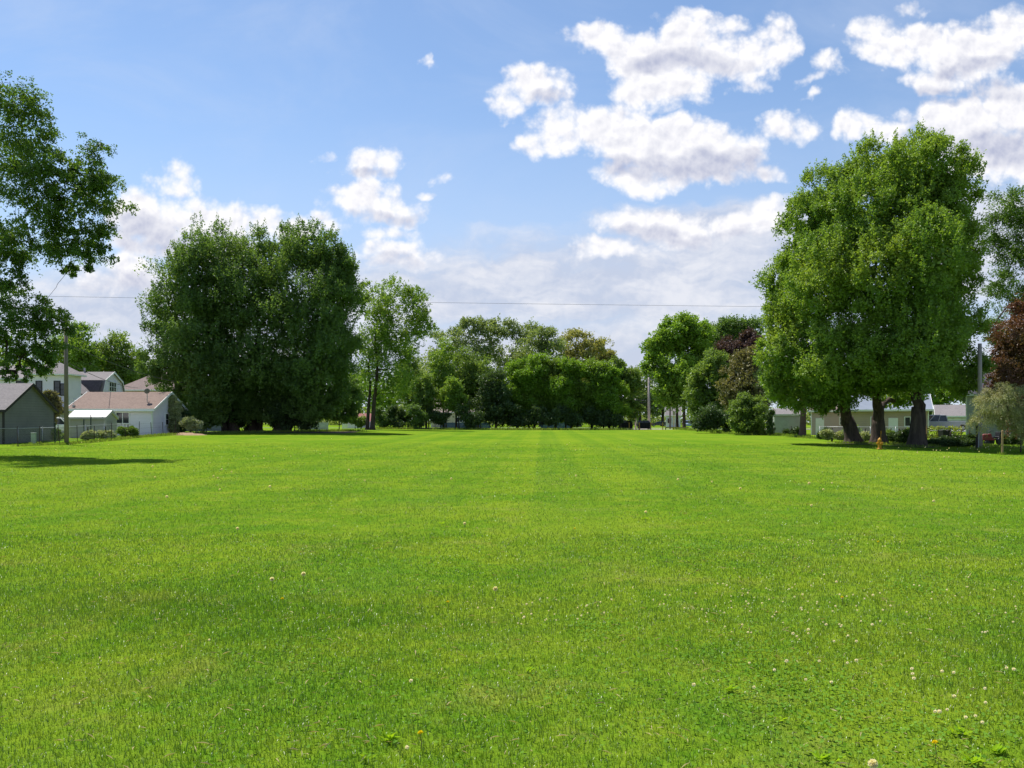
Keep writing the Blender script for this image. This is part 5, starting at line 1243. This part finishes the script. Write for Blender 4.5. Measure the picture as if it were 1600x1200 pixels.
# clover heads: one kind, copied
GC = 'white clover heads in the near lawn'
proto = bpy.data.objects.new('clover_flower', me_clover); COL.objects.link(proto)
tag(proto, 'small round white clover head standing in the grass', 'clover flower', GC)
rc = random.Random(12)
spots = [(1263, 990), (1263, 984), (1291, 976), (1363, 976), (1239, 990), (1303, 1002), (1338, 1002), (1171, 1036), (1210, 1047), (1229, 1033), (1280, 1033), (1084, 1070), (1178, 1074), (1259, 1062), (1299, 1066), (1425, 1045), (1426, 1053), (1428, 1060),
         (1490, 1051), (1540, 1098), (1468, 1112), (1461, 1112), (1480, 1109), (1509, 1121), (1524, 1119), (1535, 1129), (1584, 1046), (1573, 1044), (1539, 1076), (1583, 972), (1364, 930), (1316, 934), (1307, 909), (1254, 929), (1312, 929), (642, 1064), (636, 1168), (327, 1000), (1472, 1049), (1338, 1032), (1324, 1036), (1491, 1088)]
for _ in range(70): spots.append((rc.gauss(1190, 110), rc.gauss(940, 20)))
for _ in range(26): spots.append((rc.gauss(850, 60), rc.gauss(955, 14)))
for _ in range(40): spots.append((rc.uniform(1150, 1600), rc.uniform(880, 1010)))
for _ in range(26): spots.append((rc.gauss(1310, 60), rc.gauss(849, 5)))
for i, (px, py) in enumerate(spots):
    h = rc.uniform(0.055, 0.085); d = F * (EYE - h) / (py - 660); x = PX(px, d)
    o = proto if i == 0 else proto.copy()
    if i: COL.objects.link(o)
    s = rc.uniform(0.75, 1.2) * (1.0 if i < 42 else 0.75)
    o.location = (x, d, gz1(x, d) + h); o.scale = (s, s, s * 0.9); o.rotation_euler = (rc.uniform(-.3, .3), rc.uniform(-.3, .3), rc.uniform(0, 6))
# distant seed heads near the fences
GS = 'tiny white seed heads in the far grass'
proto2 = bpy.data.objects.new('seed_head', me_fluff); COL.objects.link(proto2); tag(proto2, 'tiny white seed head standing above the far grass', 'seed head', GS)
far_s = [(rc.uniform(1400, 1580), rc.uniform(703, 712)) for _ in range(22)] + [(rc.uniform(105, 210), rc.uniform(688, 702)) for _ in range(16)] + [(rc.uniform(20, 1580), 690 + 110 * rc.random() ** 1.4) for _ in range(60)]
for i, (px, py) in enumerate(far_s):
    x, d = at(px, max(py, 684)); o = proto2 if i == 0 else proto2.copy()
    if i: COL.objects.link(o)
    s = rc.uniform(0.9, 1.5); o.location = (x, d, gz1(x, d) + rc.uniform(0.09, 0.28)); o.scale = (s, s, s)
# broad leaved weed rosettes
GR = 'bright broad leaved weeds in the near lawn'
def rosette(px, py, n, size, lab, seed):
    x, d = at(px, py); r = np.random.default_rng(seed)
    a = r.uniform(0, 6.28, n); el = r.uniform(0.15, 0.85, n)
    A = np.column_stack([np.cos(a) * np.cos(el), np.sin(a) * np.cos(el), np.sin(el)])
    N = unit(np.column_stack([-np.cos(a) * np.sin(el), -np.sin(a) * np.sin(el), np.cos(el)]) + r.normal(0, 0.15, (n, 3)))
    P = np.column_stack([r.normal(0, size * 0.16, n), r.normal(0, size * 0.12, n), np.full(n, 0.012)])
    V, T = leaf_mesh(P, A, N, size * 0.62 * r.uniform(0.5, 1.1, n), 0.17)
    o = np_mesh('weed_rosette', V, T, ROSETTE); o.location = (x, d, gz1(x, d)); tag(o, lab, 'weed', GR)
for i, (px, py, n, s, lab) in enumerate([(610, 1160, 22, 0.11, 'broad leaved weed with bright leaves below the orange bud'), (825, 1052, 9, 0.09, 'small bright weed with one pale leaf in the near lawn'), (1140, 1082, 16, 0.10, 'bright weed patch left of the clover heads'), (1222, 1129, 8, 0.09, 'small bright yellow green weed on the bare right patch'),
        (1290, 1192, 18, 0.11, 'weed rosette at the bottom edge beside the large clock'), (1500, 1150, 20, 0.10, 'weed rosette under the orange bud on the right'), (1560, 1180, 24, 0.11, 'weed rosette in the bottom right corner'), (570, 1190, 8, 0.10, 'bright weed at the bottom edge below the pale stalk'), (1520, 1195, 18, 0.12, 'dark weed rosette at the bottom edge right of the clock'),
        (690, 820, 10, 0.12, 'bright weed patch beside the left clock of the centre'), (1010, 812, 16, 0.15, 'dark weed tuft around the right of centre clock')]):
    rosette(px, py, n, s, lab, 300 + i)

# straw clippings lying in the turf, and clover leaves between the blades
r_ = np.random.default_rng(91); n_ = 3200
yy = 3.4 + 24 * r_.uniform(0, 1, n_) ** 1.7; xx = r_.uniform(-0.75, 0.75, n_) * yy
a_ = r_.uniform(0, 6.28, n_); A_ = unit(np.column_stack([np.cos(a_), np.sin(a_), r_.normal(0, 0.25, n_)]))
V_, T_ = leaf_mesh(np.column_stack([xx, yy, gz(xx, yy) + r_.uniform(0.02, 0.045, n_)]), A_, unit(r_.normal(0, 0.3, (n_, 3)) + np.array([0, 0, 1])), r_.uniform(0.02, 0.07, n_) * (1 + yy * 0.03), 0.06)
o = np_mesh('grass_clippings', V_, T_, foliage('straw', (0.30, 0.27, 0.13), (0.46, 0.40, 0.22), None, trans=0.2, gloss=0.0)); tag(o, 'dry straw coloured clippings lying in the turf', 'grass clippings', kind='stuff')
P_ = []
for _ in range(60):
    d_ = 3.6 + 13 * r_.uniform() ** 1.3; x_ = d_ * (r_.uniform(-0.62, 0.66) if r_.uniform() < 0.45 else r_.uniform(0.1, 0.66)); k_ = int(r_.uniform(60, 260)); sp = r_.uniform(0.12, 0.5)
    P_.append(np.column_stack([r_.normal(x_, sp, k_), r_.normal(d_, sp * 1.2, k_)]))
P_ = np.concatenate(P_); n_ = len(P_)
a_ = r_.uniform(0, 6.28, n_); A_ = unit(np.column_stack([np.cos(a_), np.sin(a_), r_.normal(0.1, 0.25, n_)]))
V_, T_ = leaf_mesh(np.column_stack([P_, gz(P_[:, 0], P_[:, 1]) + r_.uniform(0.02, 0.05, n_)]), A_, unit(r_.normal(0, 0.35, (n_, 3)) + np.array([0, 0, 1])), r_.uniform(0.014, 0.028, n_), 0.5)
o = np_mesh('clover_leaves', V_, T_, foliage('clover_leaf', (0.062, 0.140, 0.016), (0.110, 0.195, 0.030), None, clump=1.0, gloss=0.0)); tag(o, 'low clover leaves growing in patches between the grass', 'clover', kind='stuff')

# long untrimmed grass where the mower cannot reach, worn soil round the great trunks
r_ = np.random.default_rng(55); Q_ = []
for px, d, rad, k_ in [(1333, 62, 0.95, 420), (1373, 61, 0.95, 420), (1433, 57, 0.95, 420), (1254, 88, 0.6, 240), (1374.5, 52.2, 0.25, 24), (1531, 55, 0.25, 110), (1566, 47, 0.14, 60), (1526, 52, 0.14, 60), (104, 62, 0.26, 160), (55, 62.3, 0.3, 120)]:
    a_ = r_.uniform(0, 6.28, k_); q_ = rad * (0.85 + np.abs(r_.normal(0, 0.35, k_))); Q_.append(np.column_stack([PX(px, d) + q_ * np.cos(a_), d + q_ * np.sin(a_)]))
def edge(pts, k_, sp):
    pts = np.array(pts); t_ = r_.uniform(0, len(pts) - 1, k_); i_ = t_.astype(int); f_ = (t_ - i_)[:, None]
    Q_.append(pts[i_] * (1 - f_) + pts[i_ + 1] * f_ + r_.normal(0, sp, (k_, 2)))
edge([(PX(px, d), d) for px, d in line], 2600, 0.35)
edge([(PX(290, 84), 84), (PX(390, 89), 89), (PX(480, 93), 93), (PX(560, 99), 99)], 3000, 0.7)
edge([(PX(px, 138), 138) for px in (570, 700, 850, 985)], 3600, 0.5)
edge([(PX(1060, 138), 138), (PX(1110, 118), 118), (PX(1165, 98), 98), (PX(1215, 101), 101), (PX(1281, 78), 78), (PX(1360, 76), 76), (PX(1440, 70), 70), (PX(1520, 60), 60), (PX(1600, 54), 54)], 5200, 0.5)
Q_ = np.concatenate(Q_); n_ = len(Q_); z_ = gz(Q_[:, 0], Q_[:, 1]); h_ = r_.uniform(0.12, 0.36, n_) * (0.25 + Q_[:, 1] / 115); a_ = r_.uniform(0, 6.28, n_)
A_ = unit(np.column_stack([np.cos(a_) * 0.35, np.sin(a_) * 0.35, np.ones(n_)])); N_ = unit(np.column_stack([np.sin(a_), -np.cos(a_), r_.normal(0, 0.2, n_)]))
V_, T_ = leaf_mesh(np.column_stack([Q_, z_ - 0.02]), A_, N_, h_, 0.09)
o = np_mesh('long_grass', V_, T_, foliage('leaf_long_grass', (0.075, 0.135, 0.018), (0.150, 0.180, 0.040), None, clump=0.5)); tag(o, 'long untrimmed grass along the fences, trunks and edges', 'long grass', kind='stuff')
for px, d, rad in [(1333, 62, 1.7), (1373, 61, 1.8), (1433, 57, 1.7), (578, 118, 1.6)]:
    m = MB(); x0 = PX(px, d); rr_ = random.Random(int(px)); m.v.append((0, 0, gz1(x0, d) + 0.016)); n_ = 40
    for k in range(n_):
        t_ = 2 * math.pi * k / n_; q_ = rad * (0.8 + 0.25 * math.sin(3 * t_ + px) + rr_.uniform(-0.12, 0.12)); X_, Y_ = q_ * math.cos(t_) * 1.2, q_ * math.sin(t_); m.v.append((X_, Y_, gz1(x0 + X_, d + Y_) + 0.016))
    m.f += [(0, 1 + k, 1 + (k + 1) % n_) for k in range(n_)]
    o = m.build('worn_soil', plain('bare_soil', (0.075, 0.055, 0.038))); o.location = (x0, d, 0); o['kind'] = 'structure'
